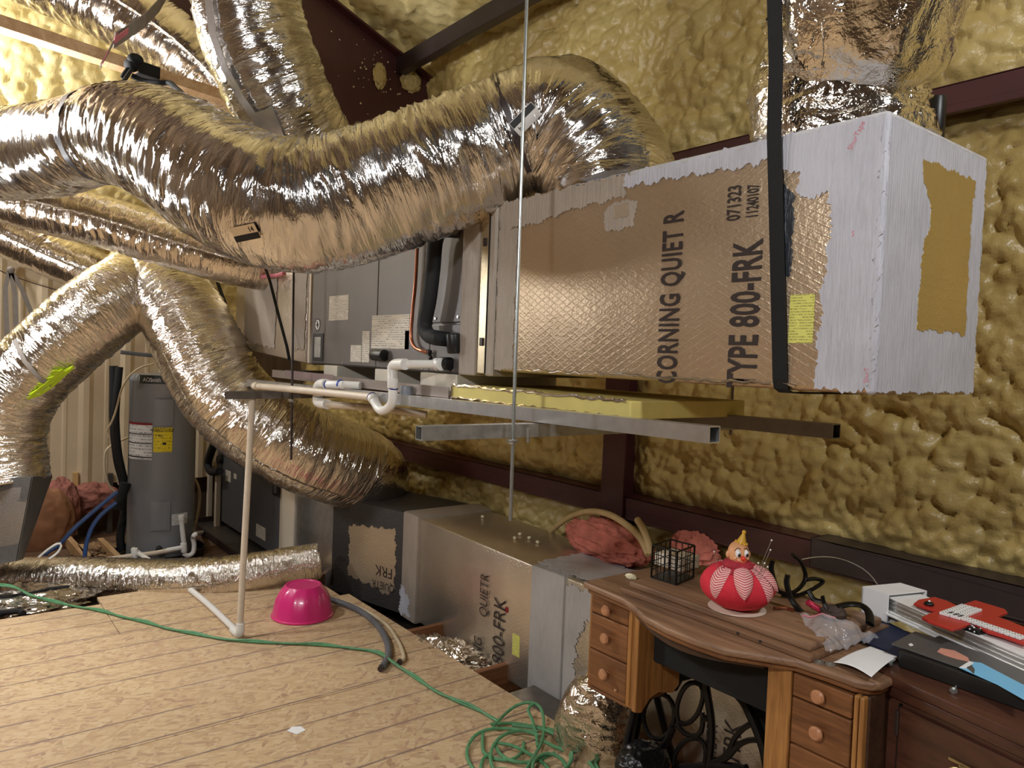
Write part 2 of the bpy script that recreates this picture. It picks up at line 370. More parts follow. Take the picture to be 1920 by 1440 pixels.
class MB:
    def __init__(s): s.v = []; s.f = []; s.uv = None
    def add(s, vs, fs):
        n = len(s.v); s.v += [tuple(p) for p in vs]; s.f += [tuple(i + n for i in f) for f in fs]; return s
    def box(s, lo, hi):
        (a, b, c), (d, e, f) = lo, hi
        return s.add([(a, b, c), (d, b, c), (d, e, c), (a, e, c), (a, b, f), (d, b, f), (d, e, f), (a, e, f)],
                     [(3, 2, 1, 0), (4, 5, 6, 7), (0, 1, 5, 4), (1, 2, 6, 5), (2, 3, 7, 6), (3, 0, 4, 7)])
    def obox(s, c, u, v, w_, hu, hv, hw):
        c, u, v, w_ = Vector(c), Vector(u).normalized(), Vector(v).normalized(), Vector(w_).normalized()
        P = [c + u * (hu * a) + v * (hv * b) + w_ * (hw * d) for d in (-1, 1) for a, b in ((-1, -1), (1, -1), (1, 1), (-1, 1))]
        return s.add(P, [(3, 2, 1, 0), (4, 5, 6, 7), (0, 1, 5, 4), (1, 2, 6, 5), (2, 3, 7, 6), (3, 0, 4, 7)])
    def hexa(s, P):
        return s.add(P, [(3, 2, 1, 0), (4, 5, 6, 7), (0, 1, 5, 4), (1, 2, 6, 5), (2, 3, 7, 6), (3, 0, 4, 7)])
    def tube(s, pts, r, n=10, cap=True, ry=None, closed=False):
        pts = [Vector(p) for p in pts]; N = len(pts)
        rs = r if isinstance(r, (list, tuple)) else [r] * N
        up = None; rings = []
        for i in range(N):
            if closed: d = (pts[(i + 1) % N] - pts[i - 1]).normalized()
            else: d = (pts[min(i + 1, N - 1)] - pts[max(i - 1, 0)]).normalized()
            if up is None: u, v_, _ = basis(d)
            else:
                u = (up - d * up.dot(d)).normalized(); v_ = u.cross(d).normalized()
            up = u
            rings.append([pts[i] + u * (math.cos(2 * PI * k / n) * rs[i]) + v_ * (math.sin(2 * PI * k / n) * (ry if ry else rs[i])) for k in range(n)])
        V = [p for g in rings for p in g]; Fc = []
        for i in range(N if closed else N - 1):
            j = (i + 1) % N
            for k in range(n): Fc.append((i * n + k, i * n + (k + 1) % n, j * n + (k + 1) % n, j * n + k))
        if cap and not closed: Fc += [tuple(range(n))[::-1], tuple(range((N - 1) * n, N * n))]
        return s.add(V, Fc)
    def cyl(s, a, b, r, n=16, r2=None): return s.tube([a, b], [r, r2 if r2 is not None else r], n)
    def lathe(s, prof, c, n=32, sx=1.0, sy=1.0):
        c = Vector(c); V = []; Fc = []
        for r, z in prof:
            for k in range(n): V.append(c + Vector((math.cos(2 * PI * k / n) * r * sx, math.sin(2 * PI * k / n) * r * sy, z)))
        m = len(prof)
        for i in range(m - 1):
            for k in range(n): Fc.append((i * n + k, i * n + (k + 1) % n, (i + 1) * n + (k + 1) % n, (i + 1) * n + k))
        if prof[0][0] > 1e-5: Fc.append(tuple(range(n))[::-1])
        if prof[-1][0] > 1e-5: Fc.append(tuple(range((m - 1) * n, m * n)))
        return s.add(V, Fc)
    def prism(s, poly, ext):
        """poly: 3D outline; ext: extrusion vector"""
        poly = [Vector(p) for p in poly]; e = Vector(ext); n = len(poly)
        return s.add(poly + [p + e for p in poly], [tuple(range(n))[::-1], tuple(range(n, 2 * n))] + [(i, (i + 1) % n, n + (i + 1) % n, n + i) for i in range(n)])
    def ball(s, c, r, sx=1, sy=1, sz=1, n=20, m=12, up=None):
        c = Vector(c); M = Matrix.Identity(3) if up is None else Vector((0, 0, 1)).rotation_difference(Vector(up)).to_matrix()
        V = []; Fc = []
        for i in range(m + 1):
            a = PI * i / m
            for k in range(n):
                V.append(c + M @ Vector((r * sx * math.sin(a) * math.cos(2 * PI * k / n), r * sy * math.sin(a) * math.sin(2 * PI * k / n), r * sz * math.cos(a))))
        for i in range(m):
            for k in range(n): Fc.append((i * n + k, (i + 1) * n + k, (i + 1) * n + (k + 1) % n, i * n + (k + 1) % n))
        return s.add(V, Fc)
    def mesh(s, name):
        me = bpy.data.meshes.new(name); me.from_pydata(s.v, [], s.f); me.update(); return me
    def build(s, name, mat, parent=None, bev=0.0, smooth=False, seg=2, origin=None, recalc=True, ang=0.6):
        me = s.mesh(name); bm = bmesh.new(); bm.from_mesh(me)
        bmesh.ops.remove_doubles(bm, verts=bm.verts, dist=1e-6)
        if recalc: bmesh.ops.recalc_face_normals(bm, faces=bm.faces)
        if bev:
            es = [e for e in bm.edges if len(e.link_faces) == 2 and e.calc_face_angle(0) > ang]
            bmesh.ops.bevel(bm, geom=es, offset=bev, segments=seg, affect='EDGES', profile=0.5, clamp_overlap=True)
        bm.to_mesh(me); bm.free()
        o = link(name, me, mat, parent, origin)
        if smooth:
            me.shade_smooth()
            try: me.set_sharp_from_angle(angle=R(40))
            except Exception: pass
        return o
def grid_obj(name, V, mat, parent=None, closed_v=False, uv=None, caps=False, smooth=True):
    """V: (nu, nv, 3) array of world points"""
    nu, nv = V.shape[:2]; idx = np.arange(nu * nv).reshape(nu, nv)
    if closed_v: a = idx[:-1, :]; b = idx[1:, :]; q = np.stack([a, np.roll(a, -1, 1), np.roll(b, -1, 1), b], -1).reshape(-1, 4)
    else: q = np.stack([idx[:-1, :-1], idx[:-1, 1:], idx[1:, 1:], idx[1:, :-1]], -1).reshape(-1, 4)
    me = bpy.data.meshes.new(name); nf = len(q)
    extra = []
    if caps and closed_v: extra = [list(idx[0][::-1]), list(idx[-1])]
    me.vertices.add(nu * nv); me.vertices.foreach_set('co', V.reshape(-1).astype(np.float32))
    nl = nf * 4 + sum(len(e) for e in extra)
    me.loops.add(nl); li = np.concatenate([q.reshape(-1)] + [np.array(e) for e in extra]) if extra else q.reshape(-1)
    me.loops.foreach_set('vertex_index', li.astype(np.int32))
    st = list(np.arange(nf) * 4); p = nf * 4
    for e in extra: st.append(p); p += len(e)
    me.polygons.add(len(st)); me.polygons.foreach_set('loop_start', np.array(st, np.int32))
    if uv is not None:
        l = me.uv_layers.new(name='uv'); l.data.foreach_set('uv', uv.reshape(-1, 2)[li].reshape(-1).astype(np.float32))
    me.update(calc_edges=True); me.validate()
    return link(name, me, mat, parent, smooth=smooth)
def curve(pts, step=0.02, closed=False):
    """Catmull-Rom through pts (any dimension), resampled evenly by the first three"""
    P = np.array(pts, float)
    if closed: P = np.vstack([P[-1], P, P[0], P[1]])
    else: P = np.vstack([2 * P[0] - P[1], P, 2 * P[-1] - P[-2]])
    out = []
    for i in range(1, len(P) - 2):
        p0, p1, p2, p3 = P[i - 1:i + 3]
        t = np.linspace(0, 1, 24, endpoint=False)[:, None]
        out.append(0.5 * (2 * p1 + (p2 - p0) * t + (2 * p0 - 5 * p1 + 4 * p2 - p3) * t ** 2 + (3 * p1 - p0 - 3 * p2 + p3) * t ** 3))
    if not closed: out.append(P[-2][None])
    C_ = np.vstack(out); s = np.concatenate([[0], np.cumsum(np.linalg.norm(np.diff(C_[:, :3], axis=0), axis=1))])
    n = max(3, int(s[-1] / step) + 1); ss = np.linspace(0, s[-1], n)
    return np.stack([np.interp(ss, s, C_[:, k]) for k in range(C_.shape[1])], 1), ss
def frames(P):
    T = np.gradient(P, axis=0); T /= np.linalg.norm(T, axis=1)[:, None]
    U = np.zeros_like(T); u, v_, _ = basis(Vector(T[0])); U[0] = u
    for i in range(1, len(P)):
        a = U[i - 1] - T[i] * np.dot(U[i - 1], T[i]); U[i] = a / np.linalg.norm(a)
    return T, U, np.cross(T, U)
def flex(name, label, pts, mat='foil', parent=None, step=0.011, m=110, wr=1.0, seed=0.0, part='foil_jacket', squash=0.0, group=None, rib=0.0, shape=None, lump=1.0, fold=0.04):
    """flexible duct: crinkled foil sleeve along pts = (x, y, z, radius)"""
    C4, s = curve(pts, step); P = C4[:, :3]; rad = C4[:, 3]
    T, U, V_ = frames(P); K = np.gradient(T, axis=0) / np.maximum(np.gradient(s), 1e-6)[:, None]
    th = np.linspace(0, 2 * PI, m, endpoint=False)
    rd = U[:, None, :] * np.cos(th)[None, :, None] + V_[:, None, :] * np.sin(th)[None, :, None]
    c, sn, S = np.cos(th)[None, :], np.sin(th)[None, :], s[:, None]
    inner = np.clip((rd * K[:, None, :]).sum(-1) * rad[:, None] * 1.6, -0.6, 1.0)
    slow = perlin(c * 0.9 + seed, sn * 0.9, S / 0.35)
    mask = np.clip(0.5 + perlin(c * 1.3 + seed + 9, sn * 1.3, S / 0.22) * 0.9, 0.12, 1.0)
    sk = perlin(c * 1.1 + seed + 3, sn * 1.1, S / 0.15) * 0.03
    w1 = ridge(perlin(c * 1.1 + seed, sn * 1.1 + 5, (S + sk) / fold)) - 0.6
    w2 = ridge(perlin(c * 2.2 + seed + 1, sn * 2.2 + 2, (S + sk) / (fold * 0.45))) - 0.6
    w3 = perlin(c * 6 + seed, sn * 6, S / 0.03)
    a = wr * (0.55 + 0.9 * mask + 1.2 * np.clip(inner, 0, 1) - 0.35 * np.clip(-inner, 0, 1))
    d = 0.030 * slow * lump + a * (0.038 * w1 + 0.020 * w2) * np.minimum(1, 0.2 / rad[:, None]) + 0.004 * w3 * wr
    if rib: d = d + rib * np.sin(S * 2 * PI / 0.045 + th[None, :])
    if shape is not None: d = d + shape(s, th)
    V = P[:, None, :] + rd * (rad[:, None] * (1 + d))[..., None]
    if squash: V[..., 2] = P[:, None, 2] + (V[..., 2] - P[:, None, 2]) * (1 - squash)
    uv = np.stack([np.broadcast_to(S, V.shape[:2]), np.broadcast_to(th[None, :] / (2 * PI), V.shape[:2])], -1)
    root = parent or thing(name, label, 'duct', tuple(P[len(P) // 2] - np.array([0, 0, rad.mean()])), group)
    grid_obj(part, V, mat, root, True, uv, True)
    return root, P, rad, T
def band(parent, P, T, rad, i, w_=0.035, mat='black_strap', name='strap_band', k=1.02, ex=None):
    """a strip wrapped round a duct at sample i"""
    c = Vector(P[i]); t = Vector(T[i]); u, v_, _ = basis(t); n = 40; mb = MB(); V = []
    for a in range(n):
        d = u * math.cos(2 * PI * a / n) + v_ * math.sin(2 * PI * a / n); r = rad[i] * k + 0.004 * math.sin(a * 2.1)
        for (rr, tt) in ((r, -1), (r, 1), (r + 0.004, 1), (r + 0.004, -1)): V.append(c + d * rr + t * (w_ / 2 * tt))
    F_ = []
    for a in range(n):
        b = (a + 1) % n
        for q in range(4): F_.append((a * 4 + q, a * 4 + (q + 1) % 4, b * 4 + (q + 1) % 4, b * 4 + q))
    mb.add(V, F_); return mb.build(name, mat, parent, smooth=True)
def patch(name, pts, o, u, v_, mat, parent, rag=0.004, th=0.0015, lift=0.0006, step=0.006, seed=0):
    """a coat of mastic or a sticker with a ragged outline on the plane o + a*u + b*v"""
    o, u, v_ = Vector(o), Vector(u), Vector(v_); n = u.cross(v_).normalized()
    rnd = random.Random(seed + len(pts)); out = []
    for i in range(len(pts)):
        a = Vector(pts[i]).to_3d(); b = Vector(pts[(i + 1) % len(pts)]).to_3d(); L = (b - a).length; k = max(1, int(L / step)) if rag else 1
        pe = Vector((b.y - a.y, a.x - b.x, 0)).normalized() if L > 0 else Vector()
        for j in range(k):
            p = a.lerp(b, j / k)
            if rag and j: p = p + pe * (rnd.uniform(-1, 1) * rag + 0.8 * rag * math.sin(j * step * 70 + seed + i))
            out.append(p)
    cv, _e, cf, *_r = delaunay_2d_cdt([p.to_2d() for p in out], [], [list(range(len(out)))], 1, 1e-5)
    bm = bmesh.new(); vs = [bm.verts.new(o + u * p.x + v_ * p.y + n * lift) for p in cv]
    fs = [bm.faces.new([vs[i] for i in f]) for f in cf]; r = {'faces': fs}
    e = bmesh.ops.extrude_face_region(bm, geom=r['faces'])
    bmesh.ops.translate(bm, verts=[g for g in e['geom'] if isinstance(g, bmesh.types.BMVert)], vec=n * th)
    bmesh.ops.recalc_face_normals(bm, faces=bm.faces)
    me = bpy.data.meshes.new(name); bm.to_mesh(me); bm.free()
    l = me.uv_layers.new(name='uv'); xs = [p.x for p in out]; ys = [p.y for p in out]
    w_, h = max(xs) - min(xs) or 1, max(ys) - min(ys) or 1
    for lp in me.loops:
        q = Vector(me.vertices[lp.vertex_index].co) - o
        l.data[lp.index].uv = ((q.dot(u) / u.length_squared - min(xs)) / w_, (q.dot(v_) / v_.length_squared - min(ys)) / h)
    return link(name, me, mat, parent)
def rect(x0, y0, x1, y1): return [(x0, y0), (x1, y0), (x1, y1), (x0, y1)]
def text(body, o, u, v_, h, mat, parent, name='printed_text', wide=0.8, lift=0.0012, align='LEFT', space=1.0, shear=0.0, offset=0.0):
    """lettering laid flat on a surface: baseline from o along u, letters rising along v"""
    cu = bpy.data.curves.new('lettering', 'FONT'); cu.body = body; cu.align_x = align; cu.size = 1.0; cu.space_character = space; cu.shear = shear
    cu.extrude = 0.0; cu.resolution_u = 3; cu.offset = offset
    ob = bpy.data.objects.new('lettering', cu); COL.objects.link(ob); bpy.context.view_layer.update()
    me = bpy.data.meshes.new_from_object(ob.evaluated_get(bpy.context.evaluated_depsgraph_get()))
    bpy.data.objects.remove(ob)
    u, v_ = Vector(u).normalized(), Vector(v_).normalized(); n = u.cross(v_).normalized()
    k = h / 0.72
    o = Vector(o) + n * lift
    me.transform(Matrix(((u.x * k * wide, v_.x * k, n.x, o.x), (u.y * k * wide, v_.y * k, n.y, o.y), (u.z * k * wide, v_.z * k, n.z, o.z), (0, 0, 0, 1))))
    return link(name, me, mat, parent)
def tubeobj(name, pts, r, mat, parent=None, n=10, step=0.02, smooth=True, closed=False):
    P = curve(pts, step, closed)[0][:, :3]
    if closed: P = P[:-1] if np.linalg.norm(P[0] - P[-1]) < step * .5 else P
    return MB().tube(P, r, n, closed=closed).build(name, mat, parent, smooth=True)

# ================================================================== SETTING
def foam_sheet(name, o, u, v_, us, vs, amp, cell, mat, parent=None, seed=0.0, low=0.05, bump_fn=None):
    o, u, v_ = np.array(o, float), np.array(u, float), np.array(v_, float); n = np.cross(u, v_); n /= np.linalg.norm(n)
    A, B = np.meshgrid(us, vs, indexing='ij')
    wx = perlin(A / 0.30, B / 0.30, seed) * 0.45 + perlin(A / 0.06, B / 0.06, seed + 4) * 0.2; wy = perlin(A / 0.30 + 31, B / 0.30, seed + 2) * 0.45 + perlin(A / 0.06, B / 0.06 + 9, seed + 5) * 0.2
    h = lumps((A / cell) + wx + 20, (B / cell) * 1.05 + wy + 20) * amp
    h = h + lumps(A / (cell * 0.42) + wx * 2 + 7, B / (cell * 0.42) + wy * 2 + 11) * amp * 0.5
    h = h + perlin(A / 0.55, B / 0.55, seed + 8) * low + perlin(A / 0.02, B / 0.02, seed) * 0.002
    if bump_fn is not None: h = bump_fn(A, B, h)
    V = o + A[..., None] * u + B[..., None] * v_ + h[..., None] * n
    return tag(grid_obj(name, V, mat, parent), kind='structure')
def graded(a, b, near, d0, k):
    out = [a]; 
    while out[-1] < b: out.append(out[-1] + d0 + k * max(0, abs(out[-1] - near)))
    return np.array(out)
WY = 3.02
def recess(A, B, h):
    # the foam thins out where it meets the steel at each girt and at the column
    k = np.ones_like(h)
    for z in (0.75, 2.49): k *= 1 - 0.75 * np.exp(-((B - z) / 0.07) ** 2)
    k *= 1 - 0.7 * np.exp(-((A + 2.78) / 0.10) ** 2) * (B < 2.5)
    return h * k - 0.01
xs = -graded(-0.9, 7.3, 0.6, 0.0085, 0.0022)[::-1]
foam_sheet('wall_right', (0, WY, 0), (1, 0, 0), (0, 0, 1), xs, np.arange(-0.45, 3.75, 0.0105), 0.062, 0.088, 'spray_foam', None, 1.3, 0.06, recess)
# sloping roof, foam on its underside
u_ = np.array([-1.0, 0, 0]); sl = np.array([0, -1.0, 0.41])
foam_sheet('ceiling', (0, WY + 0.12, 3.50), u_, sl, np.arange(0.5, 7.4, 0.02), np.arange(0.0, 3.5, 0.02), 0.06, 0.10, 'spray_foam_pale', None, 5.1, 0.05)
MB().hexa([(-7.4, -0.3, 4.9), (3.1, -0.3, 4.9), (3.1, -3.1, 3.9), (-7.4, -3.1, 3.9), (-7.4, -0.3, 5.0), (3.1, -0.3, 5.0), (3.1, -3.1, 4.0), (-7.4, -3.1, 4.0)]).build('ceiling', 'plywood_tan')['kind'] = 'structure'
MB().box((-7.4, -3.1, -0.4), (3.1, -3.0, 4.1)).build('wall_back', 'plywood_tan')['kind'] = 'structure'
MB().box((3.0, -3.1, -0.4), (3.1, 3.3, 5.0)).build('wall_near', 'plywood_tan')['kind'] = 'structure'
# end wall: foam above, ribbed beige metal below
XW = -7.05
foam_sheet('wall_left', (XW - 0.10, 0, 0), (0, 1, 0), (0, 0, 1), np.arange(-1.2, 3.1, 0.018), np.arange(1.6, 5.2, 0.018), 0.06, 0.10, 'spray_foam_pale', None, 9.4, 0.05)
MB().box((XW - 0.30, -3.1, -0.5), (XW - 0.22, 3.3, 5.2)).build('wall_left', 'plywood_tan')['kind'] = 'structure'
panels = tag(bpy.data.objects.new('wall_left', None), kind='structure'); COL.objects.link(panels); panels.location = (XW, 0, 0.3); WL[panels.name] = Vector((XW, 0, 0.3))
trim_a, trim_b = (-7.05, 0.4114, 2.2108), (-7.05, 1.4076, 1.8214)
def trim_z(y): return trim_a[2] + (trim_b[2] - trim_a[2]) * (y - trim_a[1]) / (trim_b[1] - trim_a[1])
prof = [(0, 0), (0.035, 0.026), (0.075, 0.026), (0.11, 0), (0.19, 0), (0.20, 0.006), (0.22, 0.006), (0.23, 0), (0.30, 0), (0.305, 0)]
for k in range(8):
    y0 = -0.26 + 0.305 * k
    mb = MB(); V = []
    for (a, b) in prof:
        y = y0 + a * 0.998; V += [(XW + b, y, 0.30 + 0.012 * math.sin(k * 2.1)), (XW + b, y, min(trim_z(y), 2.35) + 0.03)]
    mb.add(V, [(2 * i, 2 * i + 2, 2 * i + 3, 2 * i + 1) for i in range(len(prof) - 1)])
    o = mb.build('metal_panel', 'beige_metal', panels)
    so = o.modifiers.new('thick', 'SOLIDIFY'); so.thickness = 0.002; so.offset = -1
mb = MB(); d = (Vector(trim_b) - Vector(trim_a)).normalized()
mb.obox((Vector(trim_a) + Vector(trim_b)) / 2 + Vector((0.02, 0, 0.02)), d, (1, 0, 0), Vector((1, 0, 0)).cross(d), 0.75, 0.025, 0.055)
mb.build('trim_3', 'beige_trim', None, 0.006)['kind'] = 'structure'
# steel frame: girts, column, rafter, purlins
def zgirt(name, z0, z1, x0, x1, y=2.86, mat='primer_steel'):
    mb = MB(); t = 0.006
    mb.box((x0, y, z0), (x1, y + t, z1)); mb.box((x0, y, z1 - t), (x1, WY + 0.02, z1)); mb.box((x0, y, z0), (x1, y + 0.03, z0 + t))
    o = mb.build(name, mat, None, 0.002); o['kind'] = 'structure'; return o
zgirt('trim_1', 0.685, 0.80, -7.0, 1.0)
zgirt('trim_1', 0.700, 0.815, -1.62, 1.0, 2.835, 'dark_steel')
zgirt('trim_2', 2.43, 2.53, -7.0, 1.0, 2.85)
mb = MB(); mb.box((-2.84, 2.845, 0.1), (-2.68, 2.855, 2.44)); mb.box((-2.765, 2.855, 0.1), (-2.755, WY, 2.44))
mb.build('trim_4', 'primer_steel')['kind'] = 'structure'
XR = -4.95
def rz(y): return 3.53 + 0.41 * (3.02 - y)
mb = MB()
mb.prism([(XR, 3.0, rz(3.0)), (XR, -2.0, rz(-2.0)), (XR, -2.0, rz(-2.0) - 0.55), (XR, 2.55, 2.62), (XR, 3.0, 2.30)], (0.012, 0, 0))
n_ = Vector((0, 0.41, 1)).normalized(); dd = Vector((0, -1, 0.41)).normalized()
mb.obox(Vector((XR, 0.5, rz(0.5) - 0.01)), dd, (1, 0, 0), n_, 2.7, 0.09, 0.008)
mb.obox(Vector((XR, 0.3, (rz(-2) - 0.55 + 2.62) / 2)), (0, -4.55, rz(-2) - 0.55 - 2.62), (1, 0, 0), (0, rz(-2) - 0.55 - 2.62, 4.55), 2.45, 0.09, 0.008)
o = mb.build('trim_5', 'primer_steel', None); o['kind'] = 'structure'
mb = MB(); mb.box((-5.2, 2.66, 3.54), (-1.5, 2.73, 3.66)); mb.build('trim_6', 'dark_steel', None, 0.004)['kind'] = 'structure'

# ---- floor: sub floor, joists, oriented strand board panels
MB().box((-7.4, -3.1, -0.42), (3.1, 3.3, -0.36)).build('floor', 'dark_floor')['kind'] = 'structure'
MB().box((-7.35, -0.6, -0.36), (-4.93, 1.95, -0.105)).build('floor', 'dirt', None, 0.01)['kind'] = 'structure'
fl = tag(bpy.data.objects.new('floor', None), kind='structure'); COL.objects.link(fl); fl.location = (-2, 0, 0); WL[fl.name] = Vector((-2, 0, 0))
g = 0.0035
rows = [(-4.90, -4.21), (-4.21, -2.99), (-2.99, -1.77), (-1.77, -0.55), (-0.55, 0.67), (0.67, 1.89), (1.89, 3.0)]
for i, (a, b) in enumerate(rows):
    cuts = [-3.0, 0.78, 2.06] if i == 0 else ([-3.0, -1.6, 2.06] if i % 2 else [-3.0, -0.4, 2.06])
    if i == 0: cuts = [-3.0, 0.78, 2.00]
    for c0, c1 in zip(cuts[:-1], cuts[1:]):
        dx = 0.14 if (i == 0 and c0 < 0) else 0
        MB().box((a + g + dx, c0 + g / 2, -0.018), (b - g / 3, c1 - g / 2, 0.0)).build('osb_panel', 'osb', fl, 0.0015)
for x in (-4.75, -3.52, -2.88, -2.27, -1.66, -1.05, -0.44):
    MB().box((x - 0.019, -3.0, -0.30), (x + 0.019, 2.9, -0.0195)).build('joist', 'joist_wood', fl, 0.003)

# ================================================================== UPPER AIR SYSTEM
BX0, BX1, BY0, BY1, BZ0, BZ1 = -2.165, -0.79, 1.60, 2.12, 1.450, 2.055
UX, UY, UZ = Vector((1, 0, 0)), Vector((0, 1, 0)), Vector((0, 0, 1))
plen = thing('duct_board_plenum', 'long foil-faced duct board box hung level, black lettering on its side and white-coated end', 'duct', ((BX0 + BX1) / 2, 1.86, BZ0))
MB().box((BX0, BY0, BZ0), (BX1, BY1, BZ1)).build('duct_body', 'duct_board', plen, 0.014, True, 3)
F0 = Vector((0, BY0, 0)); E0 = Vector((BX1, 0, 0)); T0 = Vector((0, 0, BZ1))
# white mastic on the end, a bare foil window left in its middle
z0, z1 = BZ0 + 0.006, BZ1 - 0.006
patch('white_mastic_coat', [(BY0 + 0.006, z0), (BY1 - 0.006, z0), (BY1 - 0.006, z1), (BY0 + 0.006, z1)], E0, UY, UZ, 'white_mastic', plen, 0.003, 0.003)
patch('bare_foil_window', [(1.775, 1.60), (1.79, 1.81), (1.815, 1.83), (1.82, 1.88), (1.785, 1.925), (1.765, 1.955), (1.765, 1.985), (2.055, 1.985), (2.055, 1.945), (2.04, 1.94), (2.043, 1.60), (1.99, 1.605)][::1], E0, UY, UZ, 'duct_board_foam_reflect', plen, 0.004, 0.001, 0.0036)
# white coat on the side near the end, an L of white at the upper edge
patch('white_mastic_coat', [(-0.925, z0), (-0.796, z0), (-0.796, z1), (-1.55, z1), (-1.55, 2.012), (-1.12, 2.000), (-1.06, 2.000), (-1.055, 1.968), (-0.99, 1.962), (-0.985, 1.90), (-0.912, 1.898), (-0.905, 1.86), (-0.918, 1.65), (-0.925, 1.52)], F0, UX, UZ, 'white_mastic', plen, 0.006, 0.003, seed=3)
patch('grey_mastic_coat', [(-2.16, 1.93), (-2.06, 1.955), (-1.95, 1.952), (-1.82, 1.975), (-1.55, 1.985), (-1.54, z1), (-2.16, z1)], F0, UX, UZ, 'grey_mastic_warm', plen, 0.005, 0.002, seed=5)
patch('grey_mastic_coat', [(-2.16, z0), (-2.055, z0 + 0.004), (-2.055, 1.95), (-2.16, 1.95)], F0, UX, UZ, 'grey_mastic_warm', plen, 0.003, 0.0025, seed=6)
patch('grey_mastic_coat', [(-1.63, 1.895), (-1.57, 1.885), (-1.51, 1.895), (-1.50, 1.965), (-1.59, 1.975), (-1.63, 1.95)], F0, UX, UZ, 'grey_mastic_warm', plen, 0.004, 0.002, seed=8)
patch('tape_scrap', rect(-1.59, 1.925, -1.53, 1.965), F0, UX, UZ, 'duct_board_pale', plen, 0.002, 0.001, 0.003)
patch('white_mastic_coat', [(BX0 + 0.35, BY0 + 0.01), (BX1 - 0.01, BY0 + 0.01), (BX1 - 0.01, BY1 - 0.01), (BX0 + 0.7, BY1 - 0.01)], T0, UX, UY, 'white_mastic', plen, 0.004, 0.002)
patch('dark_reflection_patch', [(-1.045, 1.72), (-1.00, 1.72), (-1.00, 1.895), (-1.035, 1.955), (-1.045, 1.94)], F0, UX, UZ, 'dark_reflection', plen, 0.004, 0.001, seed=11)  # dark reflection in the bare foil beside the strap, painted as a patch
MB().box((BX1 - 0.02, BY0 - 0.0035, BZ0 - 0.001), (BX1 + 0.004, BY0 + 0.02, BZ1 + 0.002)).build('mastic_corner', 'white_mastic', plen, 0.012, True, 3)
MB().box((BX1 - 0.02, BY0 - 0.003, BZ1 - 0.02), (BX1 + 0.004, BY1 + 0.003, BZ1 + 0.003)).build('mastic_corner', 'white_mastic_flat', plen, 0.012, True, 3)
MB().box((BX1 - 0.75, BY0 - 0.003, BZ1 - 0.02), (BX1 + 0.003, BY0 + 0.02, BZ1 + 0.003)).build('mastic_corner', 'white_mastic_flat', plen, 0.012, True, 3)
# printed lettering, read from the side
def tz(body, x, z, h, wide, **k): return text(body, (x, BY0, z), UZ, -UX, h, 'print_brown', plen, wide=wide, lift=0.002, **k)
tz('CORNING QUIET R', -1.330, 1.445, 0.070, 0.52, space=1.08, offset=0.022)
tz('TYPE 800-FRK', -1.082, 1.447, 0.084, 0.50, space=1.04, offset=0.026)
tz('071323', -1.150, 1.868, 0.040, 0.54, offset=0.02)
tz('11240107', -1.098, 1.868, 0.034, 0.44, offset=0.02)
patch('yellow_sticker', rect(-0.998, 1.560, -0.935, 1.674), F0, UX, UZ, 'sticker_yellow', plen, 0, 0.0008, 0.0006)
text('ShurTape', (-0.865, BY0, 1.985), Vector((0.5, 0, 1)), Vector((-1, 0, 0.5)), 0.013, 'print_red', plen, wide=0.9, lift=0.0042)
text('ShurT', (-0.800, BY0, 1.475), UZ, -UX, 0.011, 'print_red', plen, wide=0.9, lift=0.0042)
text('S', (-0.855, BY0, 1.795), UX, UZ, 0.013, 'print_red', plen, lift=0.0042)
# foil lip along the lower edge
mb = MB(); rr = random.Random(2); P_ = [(x, BY0 - 0.002 + rr.uniform(-.002, .002), BZ0 + 0.012 + rr.uniform(-.004, .004)) for x in np.arange(-2.05, -0.95, 0.02)]
mb.tube(P_, 0.004, 6).build('foil_edge_tape', 'foil_dull', plen, smooth=True)

# sheet-metal collar between the cabinet and the box
colr = thing('sheet_metal_collar', 'mastic-smeared metal collar joining the grey cabinet to the long duct box', 'collar', (-2.27, 1.86, 1.43))
MB().box((-2.385, 1.592, 1.428), (-2.275, 2.12, 2.055)).build('collar_body', 'grey_mastic_warm', colr, 0.006)
MB().box((-2.275, 1.600, 1.438), (-2.205, 2.11, 2.045)).build('cleat_strip', 'galvanized_warm', colr, 0.003)
MB().box((-2.205, 1.588, 1.430), (-2.165, 2.125, 2.06)).build('collar_flange', 'grey_mastic_warm', colr, 0.008)
MB().box((-2.2065, 1.586, 1.44), (-2.2035, 1.60, 2.05)).build('joint_gap', 'ink_black', colr)
for z in (1.54, 1.905): MB().box((-2.255, 1.594, z), (-2.235, 1.601, z + 0.03)).build('sheet_clip', 'dark_steel', colr, 0.002)

# the air handler lying on its side
AX0, AX1, AY0, AY1, AZ0, AZ1 = -3.83, -2.385, 1.605, 2.115, 1.428, 2.02
ah = thing('air_handler', 'dark grey air handler cabinet lying on its side between two duct boxes, upper level', 'air handler', (-3.1, 1.86, AZ0))
MB().box((AX0, AY0 + 0.008, AZ0), (AX1, AY1, AZ1)).build('cabinet', 'cabinet_grey', ah, 0.006)
MB().box((AX0 + 0.006, AY0, AZ0 + 0.006), (-3.085, AY0 + 0.01, AZ1 - 0.006)).build('blower_door', 'cabinet_grey', ah, 0.003)
MB().box((-3.080, AY0, AZ0 + 0.006), (-2.62, AY0 + 0.01, AZ1 - 0.006)).build('coil_door', 'cabinet_grey', ah, 0.003)
MB().box((-2.615, AY0 + 0.001, 1.63), (AX1 - 0.006, AY0 + 0.01, AZ1 - 0.006)).build('coil_panel', 'cabinet_grey', ah, 0.003)
MB().box((-2.615, AY0, AZ0 + 0.006), (AX1 - 0.006, AY0 + 0.009, 1.622)).build('connection_panel', 'cabinet_grey', ah, 0.003)
FA = Vector((0, AY0, 0))
